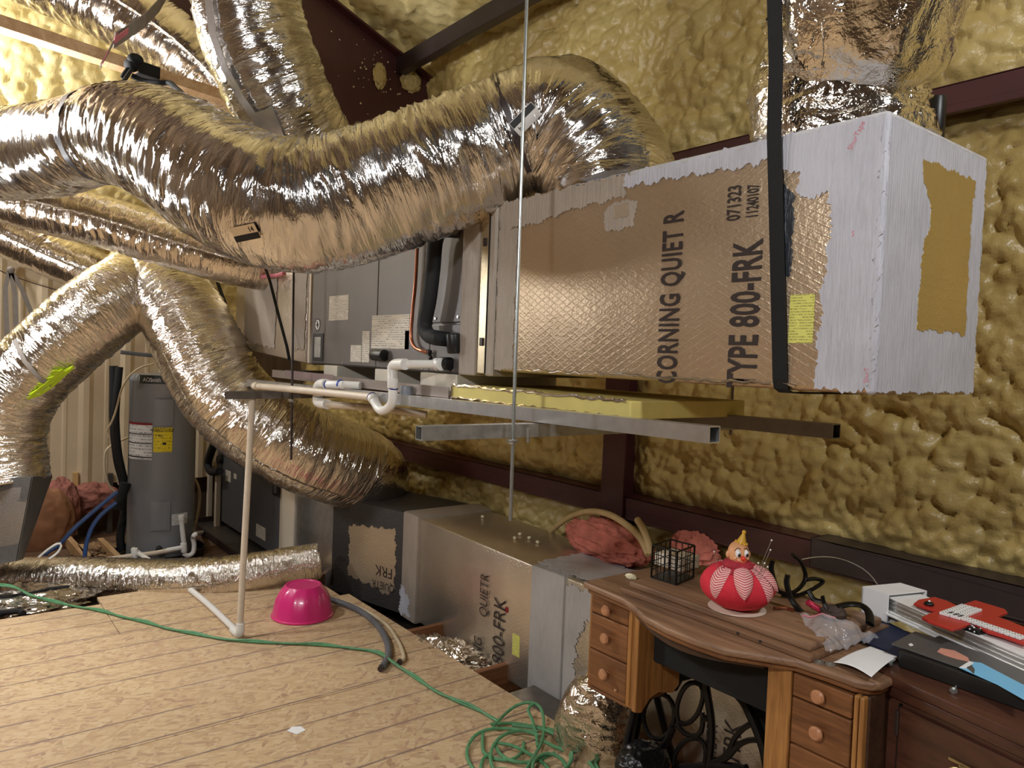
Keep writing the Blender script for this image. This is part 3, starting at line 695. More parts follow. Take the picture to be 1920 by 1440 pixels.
def astick(name, x0, y0, x1, y1, mat): 
    return patch(name, rect(x0, y0, x1, y1), FA, UX, UZ, mat, ah, 0, 0.0006, 0.0004)
def px_rect(a, b): return (a[0], b[2], b[0], a[2])
astick('rating_label', *px_rect((-3.6075, 1.605, 1.7778), (-3.3818, 1.605, 1.6542)), 'sticker_white')
astick('wiring_label', *px_rect((-3.1309, 1.605, 1.6698), (-2.7882, 1.605, 1.5196)), 'sticker_white')
astick('small_label', *px_rect((-3.3438, 1.605, 1.5322), (-3.23, 1.605, 1.4526)), 'sticker_white')
astick('strip_label', *px_rect((-3.2234, 1.605, 1.5988), (-3.148, 1.605, 1.4524)), 'sticker_white')
astick('red_label_bar', *px_rect((-2.8208, 1.605, 1.5992), (-2.7882, 1.605, 1.5196)), 'print_red')
lw = (-3.7445, 1.605, 1.6349)
mb = MB(); mb.lathe([(0.0, 0), (0.034, 0), (0.034, 0.0016), (0, 0.0016)], (0, 0, 0), 28)
M_ = Matrix.Translation((lw[0], AY0, lw[2])) @ Matrix.Rotation(R(90), 4, 'X')
mb.v = [tuple(M_ @ Vector(p)) for p in mb.v]; em = mb.build('round_emblem', 'paper_white', ah)
mb = MB(); mb.v = []; mb.add([M_ @ Vector((math.cos(a) * r_, math.sin(a) * r_, z)) for z in (0.0018, 0.0024) for r_ in (0.028, 0.034) for a in np.linspace(0, 2 * PI, 28, endpoint=False)],
    [(i, (i + 1) % 28, 28 + (i + 1) % 28, 28 + i) for i in range(28)] + [(56 + i, 84 + i, 84 + (i + 1) % 28, 56 + (i + 1) % 28) for i in range(28)] + [(28 + i, 28 + (i + 1) % 28, 84 + (i + 1) % 28, 84 + i) for i in range(28)])
mb.build('emblem_ring', 'ink_black', em)
patch('emblem_figure', [(-0.018, -0.004), (-0.004, -0.006), (0.004, -0.022), (0.010, -0.004), (0.018, 0.004), (0.004, 0.006), (0.0, 0.020), (-0.008, 0.020), (-0.008, 0.004)], (lw[0], AY0 - 0.0018, lw[2]), UX, UZ, 'ink_black', em, 0, 0.0006)
a_, b_ = (-3.797, 1.605, 1.5902), (-3.6628, 1.605, 1.4433)
MB().box((a_[0], AY0 - 0.004, b_[2]), (b_[0], AY0, a_[2])).build('door_latch', 'black_plastic', ah, 0.004)
MB().box((a_[0] + 0.028, AY0 - 0.006, b_[2] + 0.02), (b_[0] - 0.028, AY0 - 0.003, a_[2] - 0.02)).build('latch_grip', 'dull_zinc', ah, 0.002)
c_ = (-3.0203, 1.605, 1.4898)
MB().cyl((c_[0] - 0.05, AY0 - 0.018, c_[2]), (c_[0] + 0.055, AY0 - 0.018, c_[2]), 0.026, 20).build('drain_plug', 'black_plastic', ah, 0.003, True)
mb = MB(); c2 = (-2.4022, 1.595, 1.5494); mb.tube([(c2[0], AY0 - 0.02, c2[2] - 0.04), (c2[0] + 0.0, AY0 - 0.03, c2[2] + 0.035)], 0.028, 18).build('line_grommet', 'black_plastic', ah, 0.006, True)
for q in ((-2.5788, 1.6, 1.6471), (-2.4162, 1.6, 1.6503), (-2.4365, 1.6, 1.4436), (-2.6694, 1.6, 1.4439), (-2.9626, 1.6, 1.4386), (-3.4224, 1.6, 1.4445)):
    MB().cyl((q[0], AY0 + 0.002, q[2]), (q[0], AY0 - 0.004, q[2]), 0.005, 10).build('cabinet_screw', 'galvanized', ah)
# suction line in black insulation and the bare copper liquid line
tubeobj('insulated_suction_line', [(-2.434, 1.6, 1.9839)] + [(-2.4623, 1.55, 1.9803), (-2.5104, 1.55, 1.9484), (-2.5233, 1.55, 1.8456), (-2.543, 1.55, 1.7211), (-2.5698, 1.55, 1.6375), (-2.5673, 1.55, 1.5993), (-2.5293, 1.55, 1.5738), (-2.4659, 1.55, 1.5656)] + [(-2.4825, 1.6, 1.5637)], 0.030, 'black_foam_pipe', ah, 14)
tubeobj('copper_line', [(-2.7084, 1.585, 2.0276)] + [(-2.7105, 1.585, 1.9289), (-2.7148, 1.585, 1.7969), (-2.7293, 1.585, 1.6867), (-2.7365, 1.585, 1.5978), (-2.7292, 1.585, 1.5531), (-2.6924, 1.585, 1.5246), (-2.6278, 1.585, 1.5125)] + [(-2.6145, 1.605, 1.5069)], 0.0075, 'copper', ah, 10)
tubeobj('copper_elbow', [(-2.5909, 1.59, 1.5197), (-2.598, 1.59, 1.5023), (-2.5805, 1.59, 1.4855)], 0.009, 'black_plastic', ah, 10)
# black ports for the drains
for q in ((-2.4839, 1.6, 1.4671),): MB().cyl((q[0] - 0.005, q[1] - 0.02, q[2]), (q[0] + 0.05, q[1] - 0.012, q[2]), 0.027, 18).build('drain_port', 'black_plastic', ah, 0.004, True)

# return-side duct board box at the far end of the cabinet
rb = thing('return_plenum', 'shadowed foil-faced box on the left end of the upper air handler', 'duct', (-4.55, 1.86, 1.43))
r0, r1 = (-5.2741, 1.62, 1.8879), (-3.9489, 1.62, 1.8981)
MB().hexa([(-5.15, 1.62, 1.50), (-3.84, 1.62, 1.42), (-3.84, 2.1, 1.42), (-5.15, 2.1, 1.50), (-5.15, 1.62, 1.99), (-3.84, 1.62, 2.0), (-3.84, 2.1, 2.0), (-5.15, 2.1, 1.99)]).build('duct_body', 'duct_board_pale', rb, 0.012, True)
FR_ = Vector((0, 1.618, 0))
patch('mastic_patch', [(-4.95, 1.55), (-4.40, 1.50), (-4.38, 1.95), (-4.95, 1.95)], FR_, UX, UZ, 'grey_mastic_warm', rb, 0.006, 0.002)
patch('mastic_patch', [(-4.12, 1.50), (-3.95, 1.50), (-3.93, 1.93), (-4.12, 1.95)], FR_, UX, UZ, 'grey_mastic_warm', rb, 0.006, 0.002, seed=4)
patch('mastic_edge', [(-3.92, 1.44), (-3.85, 1.43), (-3.85, 1.98), (-3.92, 1.98)], FR_, UX, UZ, 'pan_steel', rb, 0.004, 0.002, seed=2)
MB().box((-3.862, 1.60, 1.43), (-3.838, 1.62, 1.99)).build('corner_angle', 'beige_trim', rb, 0.003)
tubeobj('red_plastic_shred', [(-4.7934, 1.57, 1.9181), (-4.6166, 1.57, 1.9277), (-4.4313, 1.57, 1.9292), (-4.257, 1.57, 1.9244), (-4.15, 1.57, 1.9296)], 0.012, 'print_red', rb, 8)

# pan, foam blocks, slab under the cabinet
pan = thing('drain_pan', 'shallow grey metal drain pan under the upper air handler', 'pan', (-3.1, 1.86, 1.337))
mb = MB(); mb.box((-4.25, 1.555, 1.337), (-2.385, 2.16, 1.341)); mb.box((-4.25, 1.553, 1.337), (-2.385, 1.556, 1.379)); mb.box((-4.25, 2.158, 1.337), (-2.385, 2.161, 1.379)); mb.box((-4.252, 1.553, 1.337), (-4.249, 2.161, 1.379))
mb.build('pan_tray', 'pan_steel', pan)
MB().box((-4.05, 1.5515, 1.346), (-3.42, 1.5535, 1.384)).build('pan_patch', 'pan_mauve', pan, 0.001)
q = (-2.6816, 1.553, 1.3392); MB().cyl((q[0], 1.54, q[2] + 0.03), (q[0], 1.54, q[2] - 0.04), 0.028, 18).build('pan_drain_cap', 'grey_plastic', pan, 0.004, True)
for k, (xa, xb) in enumerate(((-3.62, -3.12), (-3.06, -2.70), (-2.66, -2.20))):
    bl = MB().box((xa, 1.59, 1.3415), (xa + (0.16, 0.15, 0.27)[k], 2.10, 1.4275)).build('foam_riser_block', 'block_foam', None, 0.004)
    tag(bl, ['pale foam riser block under the upper air handler, left of three', 'pale foam riser block under the upper air handler, middle of three', 'pale foam riser block under the upper air handler, right of three, by the collar'][k], 'block', 'foam riser blocks in the drain pan')
slab = thing('foam_board_slab', 'yellow foam board slab with torn foil edge under the long duct box', 'insulation', (-1.9, 1.8, 1.338))
a_, b_ = (-2.4005, 1.56, 1.3706), (-1.4598, 1.56, 1.3787)
MB().box((-2.37, 1.56, 1.338), (-1.455, 2.10, 1.390)).build('foam_core', 'yellow_foamboard', slab, 0.003)
P_ = [(x, 1.558 + rr.uniform(-.002, .002), 1.389 + rr.uniform(-.003, .005)) for x in np.arange(-2.37, -1.46, 0.018)]
MB().tube(P_, 0.005, 6).build('foil_facing', 'foil_dull', slab, smooth=True)
P_ = [(x, 1.558 + rr.uniform(-.002, .002), 1.341 + rr.uniform(-.002, .004)) for x in np.arange(-2.37, -1.46, 0.018)]
MB().tube(P_, 0.004, 6).build('foil_facing', 'foil_dull', slab, smooth=True)
MB().box((-2.374, 1.556, 1.338), (-2.366, 2.10, 1.390)).build('foil_end', 'foil_dull', slab)

# square steel rails and the cross struts they lie on
def square_tube(name, a, b, s, t, mat, label, group=None, side=None):
    a, b = Vector(a), Vector(b); d = (b - a).normalized(); up = Vector((0, 0, 1)); sd = d.cross(up).normalized(); up = sd.cross(d)
    V = []
    for p in (a, b):
        for h in (s / 2, s / 2 - t):
            for x, y in ((-1, -1), (1, -1), (1, 1), (-1, 1)): V.append(p + sd * (x * h) + up * (y * h))
    F_ = []
    for i in range(4):
        j = (i + 1) % 4
        F_ += [(i, j, 8 + j, 8 + i), (4 + j, 4 + i, 12 + i, 12 + j), (j, i, 4 + i, 4 + j), (8 + i, 8 + j, 12 + j, 12 + i)]
    o = MB().add(V, F_).build(name, mat, None); return tag(o, label, 'rail', group)
square_tube('steel_rail', (-4.6, 1.53, 1.288), (-1.1261, 1.5084, 1.3321), 0.042, 0.003, 'galvanized', 'shiny square steel rail under the upper unit, the one nearer the camera', 'support rails')
square_tube('steel_rail', (-4.6, 2.03, 1.290), (-1.10, 2.03, 1.327), 0.042, 0.003, 'galvanized_dark', 'dull dark square steel rail under the upper unit, the one nearer the foam wall', 'support rails')
square_tube('cross_strut', (-1.827, 1.0937, 1.2767), (-1.72, 2.45, 1.282), 0.041, 0.003, 'dull_zinc', 'mottled zinc cross strut under the long duct box, carried by the bright rod', 'support struts')
square_tube('cross_strut', (-3.9397, 1.1965, 1.2512), (-3.72, 2.45, 1.282), 0.041, 0.003, 'galvanized_dark', 'brownish cross strut at the far left end of the support rails, above the standpipe', 'support struts')
def rod(name, a, b, r, mat, label, nut=None):
    t = thing(name, label, 'rod', tuple(b)); MB().cyl(a, b, r, 10).build('threaded_bar', mat, t, smooth=True)
    if nut is not None:
        d = (Vector(b) - Vector(a)).normalized(); n = Vector(nut); 
        for k, (rr_, h) in enumerate(((0.013, 0.010), (0.019, 0.002))):
            MB().tube([n + d * (0.003 if k else 0.006), n + d * (0.006 + h)], rr_, 6 if k == 0 else 16).build('hex_nut' if k == 0 else 'flat_washer', 'dull_zinc', t)
    return t
rod('threaded_rod', (-1.7981, 1.4, 2.6682), (-1.7292, 1.36, 1.0179), 0.0055, 'rod_steel', 'bright threaded rod hanging in front of the long duct box down through the cross strut', (-1.7405, 1.365, 1.2612))
rod('threaded_rod', (-3.7587, 1.47, 1.9816), (-3.7173, 1.47, 0.9314), 0.006, 'dark_steel', 'dark threaded rod before the left end of the upper air handler', (-3.7332, 1.47, 1.2448))
rod('threaded_rod', (-1.72, 2.40, 2.04), (-1.72, 2.40, 1.24), 0.0055, 'galvanized_dark', 'thin threaded rod behind the long duct box, seen only below it before the foam wall')
q = (-1.7108, 1.4, 1.2632); MB().cyl((q[0], q[1], q[2] + 0.03), (q[0], q[1], q[2] - 0.012), 0.005, 8).build('strut_bolt', 'dull_zinc', bpy.data.objects['threaded_rod'])
# black hanger strap at the left end of the air handler
st = MB(); st.tube([(-4.406, 1.55, 1.9821), (-4.3104, 1.55, 1.8826), (-4.1694, 1.55, 1.694), (-4.0271, 1.55, 1.5143), (-3.9825, 1.55, 1.4388), (-3.9355, 1.55, 1.4256)], 0.009, 6, ry=0.003)
tag(st.build('hanger_strap', 'black_strap'), 'thin black hanger strap slanting beside the left end of the upper air handler', 'strap')
st = MB(); st.tube([(-5.287, 1.5, 2.0227), (-5.159, 1.5, 1.9253), (-5.0596, 1.5, 1.8431), (-4.9629, 1.5, 1.7598)], 0.013, 6, ry=0.003)
tag(st.build('hanger_strap', 'black_strap'), 'short black strap showing between the arched duct and the shadowed return box', 'strap')
# wide black webbing round the box near its white end
def ribbon(pts, wv, th=0.003):
    """strap: pts along its run, wv = half-width vector"""
    P = [Vector(p) for p in pts]; wv = Vector(wv); V = []
    N = len(P)
    for i, p in enumerate(P):
        d = (P[min(i + 1, N - 1)] - P[max(i - 1, 0)]).normalized(); n = d.cross(wv).normalized() * th / 2
        V += [p - wv - n, p + wv - n, p + wv + n, p - wv + n]
    F_ = [(3, 2, 1, 0), tuple(range(4 * N - 4, 4 * N))]
    for i in range(N - 1):
        for q in range(4): F_.append((4 * i + q, 4 * i + (q + 1) % 4, 4 * i + 4 + (q + 1) % 4, 4 * i + 4 + q))
    return MB().add(V, F_)
s1 = thing('webbing_strap', 'wide black webbing strap hanging down around the white-ended duct box', 'strap', (-1.0, 1.59, 1.44))
pts = [(-1.0768, 1.582, 2.4559), (-1.0577, 1.584, 2.2244), (-1.055, 1.586, 2.06), (-1.048, 1.590, 1.95), (-1.02, 1.592, 1.60), (-1.01, 1.592, 1.475), (-1.008, 1.596, 1.452), (-1.004, 1.612, 1.443), (-1.0, 1.65, 1.442), (-0.985, 1.88, 1.442), (-0.97, 2.10, 1.443), (-0.97, 2.128, 1.46)]
ribbon(pts, (0.019, 0, 0)).build('webbing', 'black_strap', s1)
s2 = MB().cyl((-0.9274, 2.14, 2.2485), (-0.928, 2.14, 2.1344), 0.024, 14).build('black_pipe_sleeve', 'black_plastic', None, 0.004, True)
tag(s2, 'short black sleeve rising behind the far top edge of the white duct box end', 'pipe')

# ================================================================== CONDENSATE PIPES
def fitting(parent, a, b, r, name='coupling', mat='pvc'):
    return MB().cyl(a, b, r, 18).build(name, mat, parent, 0.002, True)
dr = thing('trap_drain_pipe', 'white plastic drain with a deep trap in front of the upper air handler', 'pipe', (-2.7929, 1.5, 1.2584))
rp = 0.0168
pA, pB = (-2.4597, 1.56, 1.4647), (-2.5997, 1.465, 1.4581)
tubeobj('pipe', [pA, pB], rp, 'pvc', dr, 16)
tubeobj('elbow', [(-2.566, 1.465, 1.4591), (-2.6167, 1.465, 1.4576), (-2.6554, 1.465, 1.4521), (-2.6653, 1.465, 1.4368), (-2.6614, 1.465, 1.4112)], 0.0225, 'pvc', dr, 18, 0.008)
fitting(dr, (-2.4876, 1.558, 1.4638), (-2.4521, 1.56, 1.4649), 0.025, 'hex_adapter')
fitting(dr, (-2.4682, 1.558, 1.4644), (-2.4636, 1.56, 1.4646), 0.026, 'primer_ring', 'purple_primer')
fitting(dr, (-2.6617, 1.465, 1.4155), (-2.6601, 1.465, 1.3597), 0.0225)
fitting(dr, (-2.6582, 1.465, 1.3641), (-2.6601, 1.465, 1.3586), 0.0215, 'primer_ring', 'purple_primer')
tubeobj('trap_bend', [(-2.6604, 1.465, 1.364), (-2.6555, 1.465, 1.3235), (-2.6668, 1.465, 1.2948), (-2.701, 1.465, 1.2727), (-2.746, 1.465, 1.2626), (-2.7793, 1.465, 1.2733), (-2.8091, 1.465, 1.2934), (-2.8341, 1.465, 1.3096)], 0.0190, 'pvc', dr, 18, 0.008)
fitting(dr, (-2.8192, 1.465, 1.3016), (-2.8393, 1.465, 1.3137), 0.0215, 'socket')
fitting(dr, (-2.8368, 1.465, 1.3128), (-2.8418, 1.465, 1.3158), 0.0225, 'primer_ring', 'purple_primer')
tubeobj('long_run', [(-2.8343, 1.465, 1.3118), (-3.0813, 1.44, 1.31), (-3.4463, 1.39, 1.3078), (-3.8806, 1.34, 1.3022)], rp, 'pvc_aged', dr, 16)
fitting(dr, (-3.8646, 1.34, 1.3031), (-3.9067, 1.335, 1.3022), 0.0205, 'pipe_socket', 'pvc_aged')
# post: falls from the run to the floor, then runs across the boards
ps = thing('drain_standpipe', 'tall slim off-white drain pipe standing on the boards beside the pink bowl', 'pipe', (-3.8432, 1.2677, 0.0))
top = (-3.9286, 1.335, 1.2659); bot = (-3.8482, 1.2715, 0.02)
tubeobj('upright_pipe', [top, bot], 0.0168, 'pvc_aged', ps, 16)
tubeobj('floor_elbow', [tuple(Vector(bot) + Vector((0.004, 0.002, 0.055))), bot, (-3.9248, 1.2629, 0.02)], 0.0215, 'pvc', ps, 16, 0.01)
tubeobj('floor_pipe', [bot, (-4.632, 1.2579, 0.019), (-5.8453, 1.1585, 0.02)], 0.0168, 'pvc', ps, 16)
# second drain loop from the pan
d2 = thing('pan_drain_pipe', 'white plastic pan drain with two elbows and a blue-ringed coupling', 'pipe', (-3.4457, 1.5, 1.2327))
tubeobj('coupling_run', [(-3.1072, 1.545, 1.3474), (-3.1913, 1.49, 1.3475)], 0.0175, 'pvc', d2, 16)
for qa, qb in (((-3.2768, 1.455, 1.3428), (-3.2687, 1.458, 1.3432)), ((-3.2033, 1.485, 1.3468), (-3.1913, 1.49, 1.3475))): fitting(d2, qa, qb, 0.0225, 'blue_ring', 'blue_ring')
fitting(d2, (-3.265, 1.455, 1.3434), (-3.1737, 1.495, 1.346), 0.0195, 'clear_coupling', 'white_plastic')
tubeobj('upper_elbow', [(-3.2657, 1.45, 1.3458), (-3.3258, 1.45, 1.3427), (-3.3587, 1.45, 1.3283), (-3.3601, 1.45, 1.3054), (-3.3583, 1.45, 1.2802)], 0.0235, 'pvc', d2, 16, 0.008)
tubeobj('lower_elbow', [(-3.3614, 1.45, 1.28), (-3.3599, 1.45, 1.2597), (-3.3315, 1.45, 1.2516), (-3.295, 1.45, 1.2517), (-3.2473, 1.45, 1.2527)], 0.0235, 'pvc', d2, 16, 0.008)
tubeobj('lower_run', [(-3.2591, 1.45, 1.2518), (-3.0913, 1.66, 1.24), (-2.9578, 1.81, 1.2215)], rp, 'pvc_aged', d2, 16)

# ================================================================== FLEXIBLE DUCTS
def pinch(s0, w_, amt, ph=None):
    def f(s, th):
        k = np.exp(-((s[:, None] - s0) / w_) ** 2) * amt
        return k * np.ones((1, len(th)))
    return f
md, P, rad, T = flex('flexible_duct', 'thickest foil flexible duct, sweeping across the middle and elbowing down onto the long duct box',     [(-1.86, 1.86, 2.05, 0.225), (-1.90, 1.86, 2.16, 0.232)] + [(-2.0526, 1.7762, 2.3347, 0.24), (-2.1904, 1.6621, 2.2937, 0.225), (-2.2826, 1.5399, 2.2295, 0.232), (-2.3862, 1.4025, 2.153, 0.24), (-2.5019, 1.2498, 2.0796, 0.24), (-2.6303, 1.0815, 2.0209, 0.24), (-2.7712, 0.9347, 2.0485, 0.235), (-2.9996, 0.8268, 2.159, 0.235), (-3.3362, 0.729, 2.3131, 0.228), (-3.7204, 0.6488, 2.42, 0.215), (-3.9713, 0.5716, 2.432, 0.205), (-4.3859, 0.4466, 2.4387, 0.225), (-4.933, 0.2349, 2.4799, 0.235), (-5.4927, 0.0098, 2.5723, 0.23)], seed=0.5, step=0.0095, m=150, wr=1.15)
i = int(len(P) * 0.80); band(md, P, T, rad, np.argmin(np.abs(P - np.array((-3.853, 0.6094, 2.43))).sum(1)), 0.05, 'dark_steel', 'tie_band', 1.0)
j = np.argmin(np.abs(P - np.array((-2.1761, 1.6805, 2.2946))).sum(1)); band(md, P, T, rad, j, 0.018, 'dark_steel', 'tie_band', 0.99)
# size tickets on the jacket: black bar and 14
def ticket(parent, c, n, along, s, body='14', flip=1):
    c, n = Vector(c), Vector(n).normalized(); a = Vector(along); a = (a - n * a.dot(n)).normalized(); b = n.cross(a)
    t = MB().obox(c, a, b, n, s, s * 0.55, 0.001).build('size_ticket', 'foil_dull', parent)
    MB().obox(c + n * 0.0015 - b * (s * 0.30), a, b, n, s * 0.98, s * 0.22, 0.0008).build('ticket_bar', 'ink_black', t)
    text(body, c + a * (s * 0.35) + b * (s * 0.02), a, b, s * 0.38, 'ink_black', t, lift=0.0022)
def on_surface(P, rad, i, tow):
    """point on a duct's near side at sample i, towards tow"""
    c = Vector(P[i]); t = (Vector(P[min(i + 1, len(P) - 1)]) - Vector(P[i - 1])).normalized(); d = Vector(tow) - c; d = (d - t * d.dot(t)).normalized()
    return c + d * rad[i] * 1.035, d, t
EYE = Vector((0, 0, 1.5))
for px_, k_ in (((-2.57, 0.8252, 1.8805), -1), ((-1.9577, 1.5372, 2.2897), 1)):
    i = np.argmin(np.linalg.norm(P - np.array(px_), axis=1)); c = Vector(P[i]); d = (Vector(px_) - c); t = Vector(T[i]); d = (d - t * d.dot(t)).normalized()
    ticket(md, c + d * rad[i] * 1.04, d, t.lerp(d.cross(t), 0.3) * k_, 0.05)
bd_, P, rad, T = flex('flexible_duct', 'foil duct dropping from the top edge behind the thickest duct, before the maroon rafter',     [(-3.4011, 1.0255, 3.2645, 0.235), (-3.4013, 1.0644, 3.0949, 0.235), (-3.4014, 1.1185, 2.9031, 0.235), (-3.4015, 1.2055, 2.7147, 0.235), (-3.4335, 1.349, 2.5254, 0.225), (-3.5686, 1.5743, 2.3774, 0.215), (-3.7263, 1.7712, 2.2406, 0.21)], seed=2.3, wr=1.1, step=0.012)
PB_, RB_ = P, rad
TAPE_B = [(-3.2618, 0.8776, 2.9605), (-3.2873, 0.9011, 2.8032), (-3.2887, 0.9566, 2.6653), (-3.2791, 1.0274, 2.5468), (-3.2771, 1.1211, 2.4314)]
TAPE_C = [(-3.2063, 1.0854, 2.4983), (-3.2363, 1.1413, 2.4385), (-3.2903, 1.1984, 2.369)]
flex('flexible_duct', 'shadowed foil duct at the upper left passing above the wooden two by four',     [(-5.441, 0.1447, 3.7756, 0.21), (-5.1681, 0.4857, 3.6081, 0.21), (-4.9311, 0.8612, 3.427, 0.205), (-4.7642, 1.146, 3.2333, 0.2), (-4.7018, 1.3773, 3.0258, 0.19), (-4.795, 1.5732, 2.8486, 0.19), (-5.0208, 1.7607, 2.6535, 0.19)], 'foil_dull', seed=4.1, wr=1.2, step=0.014, m=90)
flex('flexible_duct', 'slim foil duct running just beneath the thickest duct on the left',     [(-5.4864, 0.0109, 2.4496, 0.16), (-5.3151, 0.3065, 2.3446, 0.16), (-5.1983, 0.5341, 2.2773, 0.155), (-5.0386, 0.8169, 2.2107, 0.155), (-4.8527, 1.1316, 2.1147, 0.15), (-4.6618, 1.453, 2.0229, 0.145), (-4.6071, 1.7663, 1.9993, 0.14), (-4.6834, 2.1608, 2.0663, 0.14)], 'foil_dull', seed=6.7, wr=0.9, step=0.012, m=90)
flex('flexible_duct', 'slim foil duct lowest at the left edge, sloping behind the crossing ducts',     [(-6.3677, 0.0148, 2.3723, 0.165), (-6.0965, 0.3545, 2.2212, 0.16), (-5.9736, 0.5871, 2.1025, 0.155), (-5.8477, 0.824, 1.9924, 0.15), (-5.8382, 1.1563, 1.8939, 0.15), (-5.9685, 1.475, 1.8486, 0.15)], 'foil_dull', seed=8.2, wr=0.8, step=0.013, m=80)
lf, P, rad, T = flex('flexible_duct', 'foil duct with bright lime tape, bending down onto the mastic-coated box at the left edge',     [(-5.5251, 0.3779, 0.6093, 0.235), (-5.5465, 0.3606, 0.7898, 0.235), (-5.5222, 0.3726, 1.0233, 0.235), (-5.4414, 0.4568, 1.2518, 0.235), (-5.3278, 0.615, 1.4687, 0.24), (-5.2425, 0.801, 1.6684, 0.245), (-5.2767, 0.9776, 1.823, 0.235), (-5.4662, 1.1469, 1.9171, 0.23), (-5.6545, 1.395, 1.9433, 0.22)], 'foil_creased', seed=11.4, step=0.012)
# lime tape crossings and grey strap on that duct
def lay(px_list, half, mat, name, P, rad, parent, lift=0.006):
    """tape lying on a duct: path given as points near its surface, snapped onto it"""
    pts = []; nn = []
    for q in px_list:
        q = np.array(q); i = int(np.argmin(np.linalg.norm(P - q, axis=1))); i = min(max(i, 1), len(P) - 2)
        c = Vector(P[i]); t = (Vector(P[i + 1]) - Vector(P[i - 1])).normalized(); d = Vector(q) - c; d = (d - t * d.dot(t)).normalized()
        pts.append(c + d * (rad[i] * 1.045 + lift) + t * (Vector(q) - c).dot(t)); nn.append(d)
    V = []
    for i, p in enumerate(pts):
        d = (pts[min(i + 1, len(pts) - 1)] - pts[max(i - 1, 0)]).normalized(); b = nn[i].cross(d).normalized() * half
        V += [p - b, p + b, p + b + nn[i] * 0.004, p - b + nn[i] * 0.004]
    F_ = [(3, 2, 1, 0), tuple(range(4 * len(pts) - 4, 4 * len(pts)))]
    for i in range(len(pts) - 1):
        for q in range(4): F_.append((4 * i + q, 4 * i + (q + 1) % 4, 4 * i + 4 + (q + 1) % 4, 4 * i + 4 + q))
    return MB().add(V, F_).build(name, mat, parent, smooth=True)
lay(TAPE_B, 0.018, 'foil_tape', 'foil_tape_strip', PB_, RB_, bd_, 0.006)
lay(TAPE_C, 0.045, 'foil_tape', 'foil_tape_strip', PB_, RB_, bd_, 0.008)
for k, L in enumerate(([(-5.159, 0.4555, 1.1527), (-5.1218, 0.5045, 1.1738), (-5.0785, 0.5631, 1.2264), (-5.0267, 0.6316, 1.2609), (-4.9812, 0.6906, 1.27)], [(-5.1657, 0.4459, 1.1336), (-5.1116, 0.5148, 1.1245), (-5.0629, 0.5785, 1.1463)], [(-5.1316, 0.4943, 1.2169), (-5.104, 0.5289, 1.1999), (-5.0679, 0.5734, 1.1678)], [(-5.1285, 0.4991, 1.2295), (-5.1141, 0.5144, 1.1743), (-5.104, 0.5246, 1.125)], [(-5.0785, 0.5673, 1.3013), (-5.0464, 0.6069, 1.2721), (-5.0143, 0.6465, 1.2429)], [(-5.0826, 0.5624, 1.3073), (-5.0645, 0.5825, 1.2523), (-5.0537, 0.5929, 1.1905)], [(-5.0947, 0.5432, 1.2441), (-5.0486, 0.6023, 1.2408), (-4.9958, 0.671, 1.2566)], [(-5.151, 0.4654, 1.147), (-5.1005, 0.5337, 1.2063), (-5.0397, 0.6166, 1.2913)], [(-5.0632, 0.5785, 1.1525), (-5.0244, 0.632, 1.2173), (-4.985, 0.6856, 1.2697)], [(-5.1075, 0.524, 1.1934), (-5.0696, 0.5731, 1.202), (-5.0286, 0.627, 1.2233)])):
    lay(L, 0.0085, 'lime_tape', 'lime_tape_strip', P, rad, lf, 0.004 + k * 0.0006)
lay([(-5.2182, 0.3985, 1.486), (-5.1781, 0.4437, 1.3762), (-5.1259, 0.5038, 1.2547), (-5.068, 0.5734, 1.1709)], 0.012, 'grey_strap', 'grey_tape_strip', P, rad, lf)
gd, P, rad, T = flex('flexible_duct', 'foil duct arching down to the right beside the water heater onto the lower duct box',     [(-5.5107, 1.0952, 2.0145, 0.23), (-5.2585, 1.1674, 1.8831, 0.25), (-5.0532, 1.2574, 1.6943, 0.262), (-4.9139, 1.3416, 1.4622, 0.268), (-4.8258, 1.4418, 1.2323, 0.27), (-4.7014, 1.6227, 1.0308, 0.275), (-4.5857, 1.8603, 0.8784, 0.28), (-4.5757, 2.0959, 0.7848, 0.28), (-4.6077, 2.2787, 0.7126, 0.28), (-4.6326, 2.3732, 0.6443, 0.28)] + [(-4.8718, 2.5062, 0.545) + (0.285,), (-4.9046, 2.5239, 0.515) + (0.29,)], 'foil_creased', seed=14.9, step=0.012, wr=1.1)
fd, P, rad, T = flex('flexible_duct', 'slim foil duct lying along the far edge of the floor boards',     [(-6.1102, 0.1207, -0.1499, 0.13), (-5.9376, 0.3438, -0.1249, 0.135), (-5.7714, 0.4783, -0.0808, 0.148), (-5.4856, 0.685, -0.038, 0.15), (-5.1445, 0.9623, -0.0019, 0.148), (-4.8765, 1.2431, 0.0283, 0.143), (-4.7041, 1.5152, 0.0618, 0.135), (-4.609, 1.7863, 0.1039, 0.122), (-4.5437, 1.9369, 0.1298, 0.118), (-4.5209, 1.9994, 0.1406, 0.116)], 'foil_creased', seed=17.3, step=0.011, m=100)
band(fd, P, T, rad, np.argmin(np.linalg.norm(P - np.array((-5.8505, 0.4255, -0.0826)), axis=1)), 0.03, 'grey_strap', 'tie_band', 1.01)
ud, P, rad, T = flex('flexible_duct', 'crumpled foil duct rising off the top of the white-ended box at the upper right',     [(-1.02, 1.86, 2.02, 0.215)] + [(-1.0483, 1.8491, 2.1288, 0.212), (-1.0623, 1.8524, 2.2152, 0.212), (-1.0617, 1.8563, 2.2711, 0.205), (-1.0203, 1.8297, 2.2998, 0.195), (-0.9718, 1.7963, 2.3348, 0.214), (-0.9451, 1.7687, 2.3943, 0.218), (-0.945, 1.774, 2.4845, 0.22)], 'foil_crumpled', seed=21.0, step=0.006, m=200, wr=2.0, fold=0.065)
